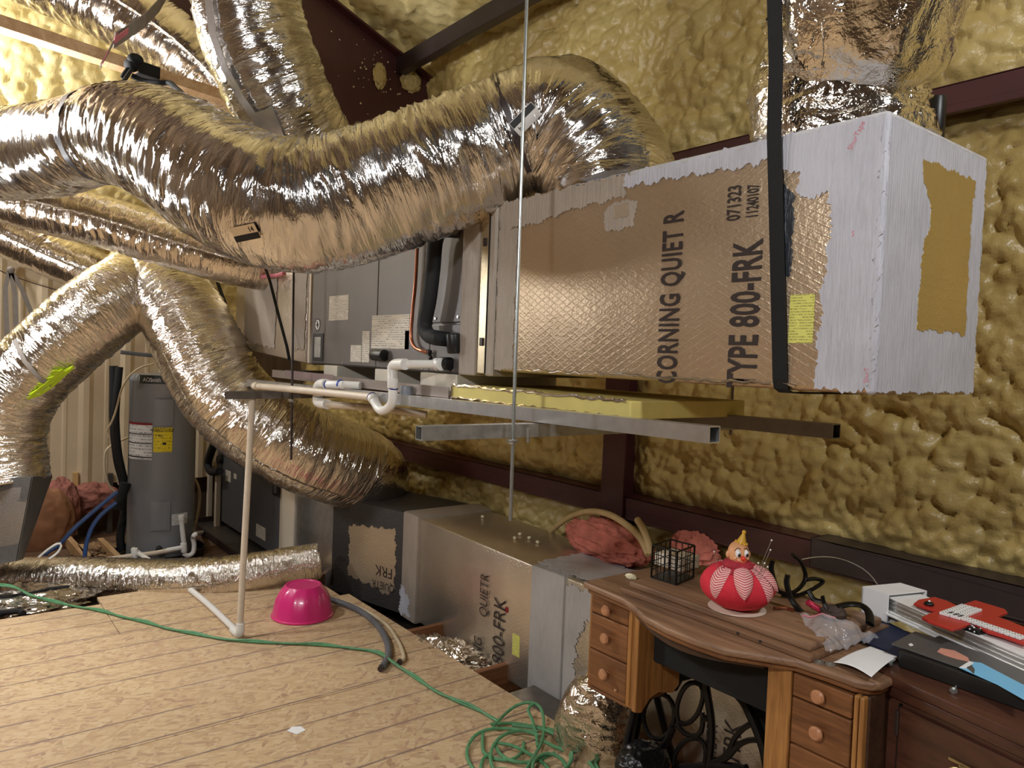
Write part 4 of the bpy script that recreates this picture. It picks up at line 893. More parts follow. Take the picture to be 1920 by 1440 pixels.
# timber across the upper left, with its webbing and the straps that hang from it
a_, b_ = Vector((-4.1594, 0.1139, 2.9286)), Vector((-4.3948, 1.438, 2.8872)); dv = (b_ - a_).normalized(); sd = dv.cross(UZ).normalized()
tb = MB().obox((a_ + b_) / 2, dv, sd, sd.cross(dv), (b_ - a_).length / 2, 0.046, 0.028).build('ceiling_two_by_four', 'lumber', None, 0.003)
tag(tb, 'pale two by four timber crossing the upper left corner, straps tied round it', 'timber')
c_ = a_.lerp(b_, 0.565); wb = thing('knotted_strap', 'black webbing knotted round the two by four, its loop holding up the thickest duct', 'strap', tuple(c_))
MB().obox(c_, dv, sd, sd.cross(dv), 0.055, 0.050, 0.032).build('wrap', 'black_strap', wb, 0.006)
kn = Vector((-4.0185, 0.7453, 2.8322)); mb = MB(); mb.ball(kn, 0.035, 1.3, 1, 0.9); mb.ball(kn + Vector((0.03, 0.01, 0.02)), 0.028, 1, 1.3, 1); mb.build('knot', 'black_strap', wb, smooth=True)
tubeobj('strap_leg', [(-3.995, 0.7414, 2.8045), (-3.8862, 0.6974, 2.7237), (-3.7574, 0.6454, 2.6243), (-3.6452, 0.5883, 2.5226), (-3.5998, 0.5442, 2.4391)], 0.010, 'black_strap', wb, 8)
tubeobj('strap_leg', [(-4.0159, 0.7458, 2.7812), (-4.0008, 0.7969, 2.7649), (-3.9563, 0.8538, 2.76), (-3.9246, 0.8944, 2.7594), (-3.796, 0.8934, 2.7006), (-3.5557, 0.8706, 2.6004), (-3.2641, 0.8308, 2.4747)], 0.014, 'black_strap', wb, 8)
tubeobj('strap_tail', [(-4.0062, 0.7273, 2.8089), (-3.9948, 0.7074, 2.7755), (-4.0, 0.6996, 2.7549)], 0.008, 'black_strap', wb, 6)
gs = thing('printed_tape_strap', 'grey ribbon with red print tied to the two by four, rising to the top edge', 'strap', (-3.9972, 0.6451, 2.8783))
ribbon([(-4.0607, 0.9109, 3.2587), (-4.0387, 0.8687, 3.1649), (-4.0126, 0.7983, 3.0578), (-4.0038, 0.7237, 2.9774), (-3.9624, 0.6588, 2.9061)], (0.02, 0, 0.03), 0.004).build('ribbon', 'grey_strap', gs)
ribbon([(-3.9421, 0.6512, 2.8879), (-3.9294, 0.6322, 2.8399), (-3.9397, 0.617, 2.8048), (-3.95, 0.6018, 2.7697)], (0.014, 0, 0.006), 0.004).build('ribbon_tail', 'grey_strap', gs)
ribbon([(-3.9702, 0.7175, 2.9699), (-3.9451, 0.6821, 2.9271), (-3.9281, 0.6531, 2.8915)], (0.008, 0, 0.012), 0.004).build('red_print', 'print_red', gs)
ribbon([(-3.9068, 0.6285, 2.837), (-3.9155, 0.6153, 2.8022), (-3.923, 0.604, 2.7723)], (0.005, 0, 0.002), 0.004).build('red_print', 'print_red', gs)

# ================================================================== LOWER AIR SYSTEM
LZ0, LZ1, LW = -0.10, 0.52, 0.52
def sect(name, x0, y0, x1, y1, mat, parent, g0=0.0, top=None, bev=0.006, w0=None):
    z0, z1 = LZ0 - g0, LZ1 + g0; ww = LW + g0
    return MB().hexa([(x0, y0 - g0, z0), (x1, y1 - g0, z0), (x1, y1 + ww, z0), (x0, y0 + ww, z0), (x0, y0 - g0, z1), (x1, y1 - g0, z1), (x1, y1 + ww, z1), (x0, y0 + ww, z1)]).build(name, mat, parent, bev, True)
# grey unit at the far end
lu = thing('air_handler', 'grey air handler standing low behind the drain standpipe, beside the water heater', 'air handler', (-6.1, 2.3, -0.08))
UY0 = 2.06
MB().box((-6.95, UY0, -0.06), (-5.44, UY0 + 0.53, 0.56)).build('cabinet', 'unit_grey', lu, 0.008)
MB().box((-6.20, UY0 - 0.008, -0.05), (-5.46, UY0 + 0.004, 0.555)).build('blower_door', 'unit_grey', lu, 0.004)
MB().box((-6.94, UY0 - 0.008, -0.05), (-6.215, UY0 + 0.004, 0.555)).build('coil_door', 'unit_grey', lu, 0.004)
FU = Vector((0, UY0 - 0.008, 0))
def ustick(name, a, b, mat): return patch(name, rect(a[0], b[2], b[0], a[2]), FU, UX, UZ, mat, lu, 0, 0.0006, 0.0004)
ustick('rating_label', (-5.8776, 2.05, 0.1082), (-5.6651, 2.05, 0.0092), 'sticker_white')
ustick('small_label', (-6.6827, 2.05, 0.4249), (-6.5412, 2.05, 0.329), 'sticker_white')
ustick('round_label', (-6.4619, 2.05, 0.4241), (-6.3875, 2.05, 0.3803), 'sticker_white')
a_, b_ = (-5.5208, 2.05, 0.5209), (-5.4124, 2.05, 0.3974)
MB().box((a_[0], UY0 - 0.016, b_[2]), (b_[0], UY0 - 0.007, a_[2])).build('door_latch', 'black_plastic', lu, 0.003)
MB().box((a_[0] + 0.03, UY0 - 0.018, b_[2] + 0.02), (b_[0] - 0.03, UY0 - 0.015, a_[2] - 0.02)).build('latch_grip', 'unit_grey', lu, 0.002)
q = (-6.3181, 2.05, -0.143); MB().cyl((q[0], UY0 - 0.03, q[2]), (q[0], UY0, q[2]), 0.018, 14).build('drain_stub', 'pvc', lu)
q = (-6.7955, 2.05, 0.4948); MB().cyl((q[0], UY0 - 0.05, q[2]), (q[0], UY0, q[2]), 0.04, 16).build('line_grommet', 'black_plastic', lu, 0.004, True)
tubeobj('insulated_suction_line', [(-6.5309, 1.98, 0.8636), (-6.7439, 1.98, 0.6797), (-6.8918, 1.98, 0.5435), (-6.9648, 1.98, 0.4375), (-6.8625, 1.98, 0.3845), (-6.6149, 1.98, 0.4202)], 0.035, 'black_foam_pipe', lu, 12)
for q in ((-7.0361, 2.0, 0.0345), (-6.7951, 2.0, 0.0784)):
    MB().box((q[0] - 0.025, 2.0, -0.12), (q[0] + 0.025, 2.04, 0.42)).build('beige_line_cover', 'beige_trim', lu, 0.004)
pl = thing('unit_platform', 'dark metal drain pan beneath the lower grey air handler', 'pan', (-6.1, 2.3, -0.16))
MB().box((-7.0, 1.84, -0.105), (-5.40, 2.66, -0.095)).build('pan_floor', 'galvanized_dark', pl)
MB().box((-7.0, 1.83, -0.105), (-5.40, 1.842, -0.05)).build('pan_rim', 'dark_steel', pl); MB().box((-7.01, 1.83, -0.105), (-6.998, 2.66, -0.05)).build('pan_rim', 'dark_steel', pl)
for xx in (-6.7, -5.8): MB().box((xx, UY0 + 0.02, -0.0945), (xx + 0.1, UY0 + 0.5, -0.06)).build('riser', 'black_plastic', pl)
# duct run
lo = thing('low_duct_run', 'long foil-faced duct box low along the foam wall, mastic joints between its sections', 'duct', (-3.4, 2.5, LZ0))
sect('beige_flange', -5.435, 2.075, -5.18, 2.085, 'beige_trim', lo, 0.006)
sect('silver_section', -5.19, 2.085, -4.63, 2.14, 'galvanized', lo)
sect('black_mastic_section', -4.64, 2.14, -3.98, 2.31, 'black_mastic', lo, 0.006)
sect('joint_collar', -3.99, 2.312, -3.80, 2.305, 'grey_mastic_warm', lo, 0.016, bev=0.014)
sect('main_section', -3.82, 2.312, -2.66, 2.262, 'duct_board_pale', lo, bev=0.012)
sect('joint_collar', -2.69, 2.258, -2.46, 2.262, 'grey_mastic', lo, 0.007, bev=0.012)
sect('end_section', -2.48, 2.270, -1.05, 2.270, 'duct_board_lit', lo, bev=0.012)
# faces: (origin, direction) for print and patches
def face(x0, y0, x1, y1):
    o = Vector((x0, y0, 0)); d = Vector((x1 - x0, y1 - y0, 0)).normalized(); return o, d
oB, dB = face(-4.64, 2.134, -3.98, 2.304)
patch('bare_foil_panel', [(0.17, 0.03), (0.45, 0.01), (0.52, -0.02), (0.60, 0.02), (0.62, 0.20), (0.60, 0.415), (0.55, 0.405), (0.37, 0.385), (0.17, 0.365), (0.18, 0.2)], oB, dB, UZ, 'duct_board_cream', lo, 0.008, 0.0012, seed=3)
text('FRK', oB + dB * 0.595 + UZ * 0.155, -dB, -UZ, 0.068, 'print_brown', lo, wide=1.0, lift=0.003)
text('QUIETR', oB + dB * 0.615 + UZ * 0.055, -dB, -UZ, 0.050, 'print_brown', lo, wide=0.85, lift=0.003)
oM, dM = face(-3.82, 2.312, -2.66, 2.262)
text('800-FRK', (-2.8954, 2.276, -0.049), UZ, -dM, 0.105, 'print_brown', lo, wide=0.66, lift=0.010, offset=-0.004)
text('QUIETR', (-3.0497, 2.28, 0.152), UZ, -dM, 0.078, 'print_brown', lo, wide=0.60, lift=0.010, offset=-0.004)
text('NG', (-3.0908, 2.282, -0.0635), UZ, -dM, 0.078, 'print_brown', lo, wide=0.60, lift=0.010, offset=-0.004)
patch('yellow_sticker', rect(0.99, 0.045, 1.05, 0.15), oM, dM, UZ, 'sticker_yellow', lo, 0, 0.0008)
patch('red_smudge', [(0.865, 0.238), (0.885, 0.232), (0.898, 0.25), (0.885, 0.265), (0.868, 0.26)], oM + dM * 0.05, dM, UZ, 'nose_red_dark', lo, 0.003, 0.0006)
patch('mastic_drip', [(-0.02, -0.09), (0.10, -0.09), (0.09, 0.02), (0.02, 0.08), (-0.02, 0.08)], Vector((-3.97, 2.296, 0)), dM, UZ, 'white_mastic', lo, 0.012, 0.002)
patch('white_mastic_coat', [(-2.70, 2.30), (-2.30, 2.30), (-2.28, 2.60), (-2.72, 2.62)], Vector((0, 0, LZ1 + 0.007)), UX, UY, 'white_mastic_flat', lo, 0.012, 0.002)
patch('mastic_drip', [(-2.475, -0.09), (-2.39, -0.09), (-2.38, 0.25), (-2.33, 0.33), (-2.28, 0.42), (-2.27, 0.50), (-2.475, 0.50)], Vector((0, 2.269, 0)), UX, UZ, 'grey_mastic', lo, 0.012, 0.002)
text('800-FRK', (-1.52, 2.27, -0.06), UZ, -UX, 0.075, 'print_brown', lo, wide=0.8, lift=0.002)
text('QUIETR', (-1.62, 2.27, 0.0), UZ, -UX, 0.05, 'print_brown', lo, wide=0.8, lift=0.002)
patch('yellow_sticker', rect(-1.40, -0.08, -1.33, 0.02), Vector((0, 2.27, 0)), UX, UZ, 'sticker_yellow', lo, 0, 0.0008)
# scraps of foil and duct end below the boards beside the trunk
def crumple(name, c, sx, sy, sz, mat, label, cat, seed, amp=0.25, fr_=3.0, rot=0.0, n=90, m=60):
    th = np.linspace(0, 2 * PI, n, endpoint=False)[None, :]; ph = np.linspace(0.02, PI - 0.02, m)[:, None]
    x = np.sin(ph) * np.cos(th); y = np.sin(ph) * np.sin(th); z = np.cos(ph) * np.ones_like(th)
    d = 1 + amp * (ridge(perlin(x * fr_ + seed, y * fr_, z * fr_)) - 0.55) + amp * 0.5 * (ridge(perlin(x * fr_ * 3, y * fr_ * 3 + seed, z * fr_ * 3)) - 0.55)
    V = np.stack([x * d * sx, y * d * sy, z * d * sz], -1); cr, sr = math.cos(rot), math.sin(rot)
    V = np.stack([V[..., 0] * cr - V[..., 1] * sr, V[..., 0] * sr + V[..., 1] * cr, V[..., 2]], -1) + np.array(c)
    uv = np.stack([np.broadcast_to(ph, V.shape[:2]) * 0.3, np.broadcast_to(th, V.shape[:2]) / 6.28], -1)
    o = grid_obj(name, V, mat, None, True, uv, True); return tag(o, label, cat)
crumple('foil_scrap', (-3.22, 2.12, -0.10), 0.26, 0.17, 0.10, 'foil_crumpled', 'crumpled silver foil in the gap between the two reddish joists', 'foil', 3.0, 0.4, 2.2, 0.2)
crumple('foil_scrap', (-5.15, 0.42, -0.03), 0.30, 0.35, 0.05, 'foil_crumpled', 'loose silver foil sheet on the ground at the far left edge of the boards', 'foil', 5.0, 0.35, 2.5)
bg = thing('foil_capped_duct_end', 'foil-wrapped duct stub bulging up between the cord coil and the desk', 'duct', (-1.93, 2.05, -0.1))
flex('', '', [(-2.10, 2.10, -0.20, 0.155), (-2.06, 2.08, -0.05, 0.165), (-2.02, 2.06, 0.10, 0.160), (-1.99, 2.05, 0.20, 0.135), (-1.97, 2.05, 0.27, 0.10), (-1.96, 2.05, 0.33, 0.06), (-1.955, 2.05, 0.36, 0.03)], 'foil_crumpled', bg, 0.008, 110, 1.6, 31.0)
tag(MB().box((-2.62, 2.0, -0.05), (-2.10, 2.24, -0.025)).build('sheet_metal_plate', 'galvanized_dark', None, 0.002), 'dusty grey metal plate at the board edge beside the cord coil', 'plate')

# left-edge plenum
lp = thing('mastic_plenum', 'tapered box smeared with dark mastic at the left edge, under the lime-taped duct', 'duct', (-5.5818, 0.4049, 0.075))
A = [(-5.5633, 0.0529, 0.627), (-5.2341, 0.479, 0.6858), (-5.5101, 0.6104, 0.6357), (-6.0837, 0.1977, 0.6063)]; Bm = [(-5.5357, 0.0577, 0.0873), (-5.3259, 0.4129, 0.1626), (-5.5386, 0.4629, 0.1181), (-5.9909, 0.2012, 0.0036)]
MB().hexa(Bm + A).build('duct_body', 'duct_board_dull', lp, 0.01, True)
u1 = (Vector(A[1]) - Vector(A[0])).normalized()
V = [Vector(Bm[0]), Vector(Bm[1]), Vector(A[1]), Vector(A[0])]; nrm = (V[1] - V[0]).cross(V[3] - V[0]).normalized()
mb = MB(); mb.prism([p + nrm * 0.002 for p in (V[3].lerp(V[0], 0.0), V[2], V[2].lerp(V[1], 0.28), V[3].lerp(V[0], 0.28))], nrm * 0.003); mb.build('mastic_band', 'black_mastic_grey', lp)
mb = MB(); mb.prism([p + nrm * 0.002 for p in (V[3].lerp(V[0], 0.8), V[2].lerp(V[1], 0.8), V[1], V[0])], nrm * 0.003); mb.build('mastic_band', 'black_mastic_grey', lp)
V2 = [Vector(Bm[1]), Vector(Bm[2]), Vector(A[2]), Vector(A[1])]; n2 = (V2[1] - V2[0]).cross(V2[3] - V2[0]).normalized()
mb = MB(); mb.prism([p + n2 * 0.002 for p in V2], n2 * 0.003); mb.build('mastic_side', 'black_mastic_grey', lp)

# ================================================================== WATER HEATER AND ITS CORNER
HX, HY, HR = -6.05, 1.385, 0.232
wh = thing('water_heater', 'tall grey cylindrical water heater with yellow energy label, between the two descending ducts', 'water heater', (HX, HY, -0.08))
MB().lathe([(HR, -0.08), (HR, 1.22), (HR + 0.004, 1.225), (HR + 0.004, 1.25), (HR - 0.01, 1.275), (0.0, 1.29)], (HX, HY, 0), 56).build('tank', 'heater_grey', wh, smooth=True)
def wrap(name, a0, a1, z0, z1, mat, lift=0.0015, th=0.0012, rnd_=0):
    """a plate bent round the tank; angles in degrees from the camera-facing side"""
    base = math.atan2(0 - HY, 0 - HX); n = 12; V = []
    for r_ in (HR + lift, HR + lift + th):
        for k in range(n + 1):
            a = base + R(a0 + (a1 - a0) * k / n)
            for z in (z0, z1): V.append((HX + math.cos(a) * r_, HY + math.sin(a) * r_, z))
    m_ = 2 * (n + 1); F_ = []
    for k in range(n):
        i = 2 * k; F_ += [(i, i + 2, i + 3, i + 1), (m_ + i, m_ + i + 1, m_ + i + 3, m_ + i + 2), (i, m_ + i, m_ + i + 2, i + 2), (i + 1, i + 3, m_ + i + 3, m_ + i + 1)]
    F_ += [(0, 1, m_ + 1, m_), (2 * n, m_ + 2 * n, m_ + 2 * n + 1, 2 * n + 1)]
    me = MB().add(V, F_).mesh(name); l = me.uv_layers.new(name='uv')
    for lp_ in me.loops:
        i = lp_.vertex_index % m_; l.data[lp_.index].uv = ((i // 2) / n, i % 2)
    return link(name, me, mat, wh)
_za, _zb = (-5.83, 1.2964, 1.2905)[2], (-5.83, 1.3224, 0.0025)[2]
def hz(py): return _za + (_zb - _za) * (py - 700) / 330
wrap('brand_badge', -42, 40, hz(720), hz(704), 'badge_dark', 0.002, 0.003)
base = math.atan2(-HY, -HX)
def wtext(body, ang, z, h, mat, wide=0.8, lift=0.006):
    a = base + R(ang); n = Vector((math.cos(a), math.sin(a), 0)); u = Vector((-math.sin(a), math.cos(a), 0))
    return text(body, Vector((HX, HY, z)) + n * (HR), u, UZ, h, mat, wh, wide=wide, lift=lift, align='CENTER')
wtext('AOSmith', -19, hz(716), 0.030, 'paper_white', 0.8, 0.009)
wrap('upper_cover', -14, 16, hz(797), hz(748), 'heater_grey', 0.0, 0.012)
wrap('warning_label', -72, -17, hz(862), hz(795), 'sticker_plain')
wrap('label_red_bar', -72, -17, hz(797), hz(793), 'nose_red_dark', 0.003)
wrap('label_rule', -72, -17, hz(815), hz(813.5), 'ink_black', 0.003); wrap('label_rule', -72, -17, hz(832), hz(830.5), 'ink_black', 0.003); wrap('label_rule', -72, -17, hz(858), hz(856), 'ink_black', 0.003)
wrap('energy_label', -15, 16, hz(847), hz(801), 'sticker_energy', 0.0015, 0.0012)
wtext('ENERGYGUIDE', 0, hz(809), 0.026, 'ink_black', 0.62, 0.008)
wtext('= 463', -6, hz(818), 0.018, 'ink_black', 0.9, 0.008)
wrap('label_black_bar', 0, 6, hz(833), hz(829), 'ink_black', 0.003)
wrap('lower_cover', -16, 14, hz(994), hz(940), 'heater_grey', 0.0, 0.018); wrap('cover_panel', -12, 10, hz(990), hz(944), 'heater_grey', 0.017, 0.006)
wrap('rating_plate', 18, 50, hz(987), hz(966), 'sticker_plain')
a = base + R(-2); q = Vector((HX + math.cos(a) * HR, HY + math.sin(a) * HR, hz(1028)))
MB().cyl(q, q + Vector((math.cos(a), math.sin(a), 0)) * 0.05, 0.022, 14).build('drain_valve', 'black_plastic', wh, 0.003, True)
tubeobj('yellow_hang_tag', [(HX + 0.08, HY + 0.225, 1.02), (HX + 0.085, HY + 0.235, 0.93)], 0.014, 'label_yellow', wh, 6)
MB().cyl((HX, HY, 1.285), (HX, HY, 1.42), 0.022, 14).build('cold_nipple', 'dark_steel', wh, smooth=True)
MB().box((HX + 0.02, HY + 0.02, 1.27), (HX + 0.16, HY + 0.16, 1.33)).build('top_junction', 'copper_dark', wh, 0.01)
tubeobj('water_line', [(-6.05, 1.0868, 1.4336), (-6.05, 1.2075, 1.422), (-6.05, 1.3538, 1.4109), (-6.05, 1.5243, 1.3959), (-6.05, 1.7011, 1.3887)], 0.016, 'grey_hose', wh, 10)
MB().lathe([(0.28, -0.105), (0.31, -0.10), (0.315, -0.04), (0.305, -0.04), (0.295, -0.09), (0.0, -0.09)], (HX, HY, 0), 40).build('heater_pan', 'black_plastic', wh, smooth=True)
tubeobj('power_cable', [(-5.95, 1.289, 1.3562), (-5.95, 1.1966, 1.3227), (-5.95, 1.1275, 1.2596), (-5.95, 1.0806, 1.1668), (-5.95, 1.0551, 1.0517), (-5.95, 1.0294, 0.9563), (-5.95, 0.9901, 0.8694)], 0.007, 'tan_cable', wh, 8)
# black insulated lines beside the heater
ls = thing('insulated_line_set', 'pair of black insulated pipes standing left of the water heater', 'pipe', (-6.15, 1.1271, -0.0051))
tubeobj('foam_sleeve', [(-6.2, 1.0692, 1.3273), (-6.2, 1.0723, 1.1525), (-6.2, 1.0765, 0.9134), (-6.2, 1.1066, 0.6319), (-6.2, 1.1456, 0.4683), (-6.2, 1.1704, 0.3042), (-6.2, 1.1384, 0.0637), (-6.2, 1.1481, -0.0676)], 0.030, 'black_foam_pipe', ls, 12)
tubeobj('foam_sleeve', [(-6.1, 1.0907, 1.3231), (-6.1, 1.0768, 1.119), (-6.1, 1.0732, 0.9226), (-6.1, 1.0951, 0.6852), (-6.1, 1.1418, 0.464), (-6.1, 1.1656, 0.3422)], 0.026, 'black_foam_pipe', ls, 12)
tubeobj('foam_sleeve', [(-6.0, 1.1301, 0.4804), (-6.0, 1.1038, 0.3845), (-6.0, 1.0775, 0.289)], 0.036, 'black_foam_pipe', ls, 12)
# loose cables by the wall
tag(tubeobj('wall_cable', [(-6.6, 1.0983, 0.8005), (-6.6, 1.1257, 0.7402), (-6.6, 1.1945, 0.7206), (-6.6, 1.2519, 0.7443)] + [(-6.5, 1.1023, 0.6851), (-6.5, 1.0704, 0.603), (-6.5, 1.0801, 0.4687), (-6.5, 1.1192, 0.3611), (-6.5, 1.1726, 0.3146)], 0.008, 'tan_cable'), 'loose tan cable looping on the wall left of the water heater', 'cable')
tag(tubeobj('wall_cable', [(-6.2, 1.613, 0.5203), (-6.2, 1.6928, 0.3783), (-6.2, 1.7042, 0.2356), (-6.2, 1.6755, 0.0665), (-6.2, 1.6603, 0.0209)], 0.010, 'tan_cable'), 'pale cable hanging right of the water heater before the lower air handler', 'cable')
# blue water pipes
for L, lb in (([(-5.75, 1.0304, 0.4632), (-5.75, 0.9009, 0.3519), (-5.75, 0.7752, 0.2366), (-5.75, 0.6896, 0.1379), (-5.75, 0.623, 0.0925), (-5.75, 0.5636, 0.0398)], 'blue plastic water pipe slanting down left of the water heater, upper one'), ([(-5.75, 1.0251, 0.3888), (-5.75, 0.9341, 0.3117), (-5.75, 0.8771, 0.2253), (-5.75, 0.8468, 0.1185), (-5.75, 0.8358, 0.0096)], 'blue plastic water pipe curving down left of the water heater, lower one')):
    tag(tubeobj('water_pipe', L, 0.014, 'blue_pipe'), lb, 'pipe')
tag(tubeobj('white_cable', [(-5.4, 0.5346, 0.1513), (-5.4, 0.5849, 0.195), (-5.4, 0.636, 0.2256), (-5.4, 0.6564, 0.213), (-5.4, 0.6368, 0.168), (-5.4, 0.5914, 0.1336)], 0.007, 'pvc'), 'white cable loop on the ground left of the water heater', 'cable')
# heater drain lines
hd = thing('heater_drain_pipe', 'white plastic drain run with tees in front of the water heater', 'pipe', (-5.9862, 1.3703, -0.1))
tubeobj('long_run', [(-5.72, 0.9022, 0.0003), (-5.72, 1.1005, 0.0069), (-5.72, 1.2732, 0.0069), (-5.72, 1.4162, 0.0194)], 0.0168, 'pvc_aged', hd, 12)
tubeobj('run_to_wall', [(-5.72, 1.3513, 0.016), (-5.72, 1.4711, 0.0242)], 0.0168, 'pvc', hd, 12)
tubeobj('vent_stub', [(-5.72, 1.4477, 0.2547), (-5.72, 1.4574, 0.1478), (-5.72, 1.4708, 0.04), (-5.72, 1.472, -0.0153)], 0.0168, 'pvc', hd, 12)
fitting(hd, (-5.72, 1.4476, 0.2625), (-5.72, 1.4502, 0.2231), 0.021, 'cap')
fitting(hd, (-5.72, 1.4667, 0.0563), (-5.72, 1.4718, -0.0074), 0.022, 'tee')
fitting(hd, (-5.72, 1.1403, 0.0585), (-5.72, 1.1416, -0.01), 0.022, 'tee')
tubeobj('branch', [(-5.72, 1.4721, -0.0232), (-5.72, 1.4984, -0.0425), (-5.72, 1.5353, -0.0236), (-5.72, 1.5414, 0.0391), (-5.72, 1.5328, 0.0878), (-5.72, 1.5547, 0.113)] + [(-6.8899, 1.95, -0.1652), (-6.804, 2.04, -0.1382)], 0.0168, 'pvc', hd, 12)
# framing and insulation under the metal wall
def stud(label, lo_, hi_):
    tag(MB().box(lo_, hi_).build('wall_stud', 'lumber_upright', None, 0.003), label, 'timber')
q0, q1 = (-7.0, 0.9465, 0.2713), (-6.6, 0.8996, -0.1187)
stud('pale upright stud below the beige metal wall, left of the blue pipes', (-7.1, q0[1] - 0.02, -0.1), (-7.0, q0[1] + 0.02, 0.42))
q0 = (-7.0, 1.1984, 0.206); tag(MB().box((-7.02, q0[1] - 0.02, -0.1), (-6.98, q0[1] + 0.02, 0.40)).build('metal_post', 'galvanized_dark', None, 0.002), 'grey metal post below the beige wall beside the black pipes', 'post')
for k, (p, q_) in enumerate(([(-6.346, 0.893, -0.06), (-5.9764, 0.8921, -0.06)], [(-6.4788, 1.0488, -0.06), (-5.8751, 1.0686, -0.06)], [(-6.6442, 0.8539, -0.06), (-5.9853, 0.8768, -0.06)])):
    a_, b_ = Vector(p), Vector(q_); d = (b_ - a_).normalized(); s_ = d.cross(UZ)
    tag(MB().obox((a_ + b_) / 2, d, s_, UZ, (b_ - a_).length / 2, 0.02, 0.04).build('floor_block', 'lumber', None, 0.003), ['short timber block on the ground between the blue pipes', 'short timber block on the ground beside the black pipes', 'short timber block on the ground left of the blue pipes'][k], 'timber')
def batt(label, c, mat, s, seed, amp=0.3):
    return crumple('insulation_batt', c, *s, mat, label, 'insulation', seed, amp * 0.6, 1.5)
batt('brown kraft-faced insulation sagging at the far left under the metal wall', (-6.7, 0.6808, 0.0731), 'kraft_paper', (0.10, 0.22, 0.30), 2.0, 0.15)
batt('dull pink insulation bulging left of the pale stud', (-6.85, 0.8177, 0.1351), 'pink_batt_dull', (0.12, 0.14, 0.26), 6.0)
batt('dull pink insulation right of the pale stud above the dark hollow', (-6.95, 1.0562, 0.2043), 'pink_batt_dull', (0.10, 0.20, 0.13), 9.0)
tag(crumple('rubble_heap', (-6.36, 1.0199, -0.1), 0.20, 0.16, 0.05, 'foam_dust', '', 'rubble', 12.0, 0.5, 4), 'brownish heap of broken insulation on the ground by the blue pipes', 'rubble')
# grey straps and wire hanging on the end wall at the left
hs = thing('hanging_straps', 'grey straps hooked on the beige metal wall at the far left', 'strap', (-6.9, 0.4653, 2.0289))
for L in ([(-6.9, 0.4653, 2.0289), (-6.9, 0.44, 1.8844), (-6.9, 0.4498, 1.6412), (-6.9, 0.4678, 1.2742)], [(-6.9, 0.4722, 2.0174), (-6.9, 0.5016, 1.849), (-6.9, 0.5111, 1.645), (-6.9, 0.5279, 1.3992)], [(-6.9, 0.486, 2.0025), (-6.9, 0.5423, 1.8934), (-6.9, 0.5999, 1.7332), (-6.9, 0.6509, 1.6036)]):
    ribbon(L, (0, 0.016, 0.004), 0.004).build('strap_length', 'grey_strap', hs)
MB().ball((-6.88, 0.4708, 2.024), 0.028).build('hook_knot', 'grey_strap', hs, smooth=True)
tag(tubeobj('wall_wire', [(-6.92, 0.3389, 2.0575), (-6.92, 0.4399, 1.9992), (-6.92, 0.6129, 1.942), (-6.92, 0.756, 1.9047), (-6.92, 0.941, 1.8607)], 0.004, 'dark_steel'), 'thin dark wire sagging across the beige metal wall', 'wire')

# ================================================================== ON THE BOARDS
bc = (-3.9973, 1.6718, 0.0)
bw = thing('mixing_bowl', 'bright pink plastic bowl turned upside down on the boards', 'bowl', bc)
prof = [(0.168, 0.0), (0.172, 0.004), (0.172, 0.010), (0.166, 0.014), (0.160, 0.05), (0.147, 0.10), (0.125, 0.145), (0.105, 0.168), (0.098, 0.176), (0.088, 0.176), (0.084, 0.172), (0.0, 0.172)]
mb = MB(); n = 72; V = []
for r_, z in prof:
    for k in range(n):
        dm = 0.0016 * math.cos(k * PI * 24 / n * 1.0) * (math.cos(z * 2 * PI / 0.022)) if 0.02 < z < 0.16 else 0
        V.append((bc[0] + math.cos(2 * PI * k / n) * (r_ + dm * 2), bc[1] + math.sin(2 * PI * k / n) * (r_ + dm * 2), z + 0.0005))
mb.add(V, [(i * n + k, i * n + (k + 1) % n, (i + 1) * n + (k + 1) % n, (i + 1) * n + k) for i in range(len(prof) - 1) for k in range(n)])
mb.build('bowl_shell', 'pink_bowl', bw, smooth=True)
tag(patch('paper_scrap', [(-0.03, -0.02), (0.02, -0.03), (0.035, 0.01), (0.0, 0.03), (-0.03, 0.015)], Vector((-2.7757, 1.1504, 0.0)), (0.8, 0.6, 0), (-0.6, 0.8, 0), 'paper_white', None, 0, 0.0012), 'small torn white paper scrap lying alone on the boards', 'paper')
hp = thing('cut_hose_pair', 'grey flexible hose and thin tan hose with cut ends curving over the board edge', 'hose', (-3.4234, 1.8822, 0.0))
tubeobj('grey_hose', [(-4.0831, 1.8528, 0.04), (-3.9726, 1.9305, 0.02), (-3.7756, 1.9515, 0.018), (-3.5417, 1.919, 0.018), (-3.3419, 1.8564, 0.018), (-3.2002, 1.7858, 0.018), (-3.1293, 1.7302, 0.018), (-3.0883, 1.6914, 0.018)], 0.0165, 'grey_hose', hp, 12)
tubeobj('tan_hose', [(-4.0306, 1.9236, 0.03), (-3.8096, 1.9855, 0.014), (-3.579, 1.9812, 0.012), (-3.3596, 1.9252, 0.012), (-3.2103, 1.8723, 0.012), (-3.1272, 1.8312, 0.012), (-3.1133, 1.8057, 0.012)], 0.010, 'tan_cable', hp, 10)
for q in ((-3.0843, 1.6865, 0.018), (-3.1146, 1.8035, 0.012)): MB().cyl(q, (q[0] + 0.012, q[1] - 0.012, q[2]), 0.014, 10).build('hose_end', 'dark_steel', hp)
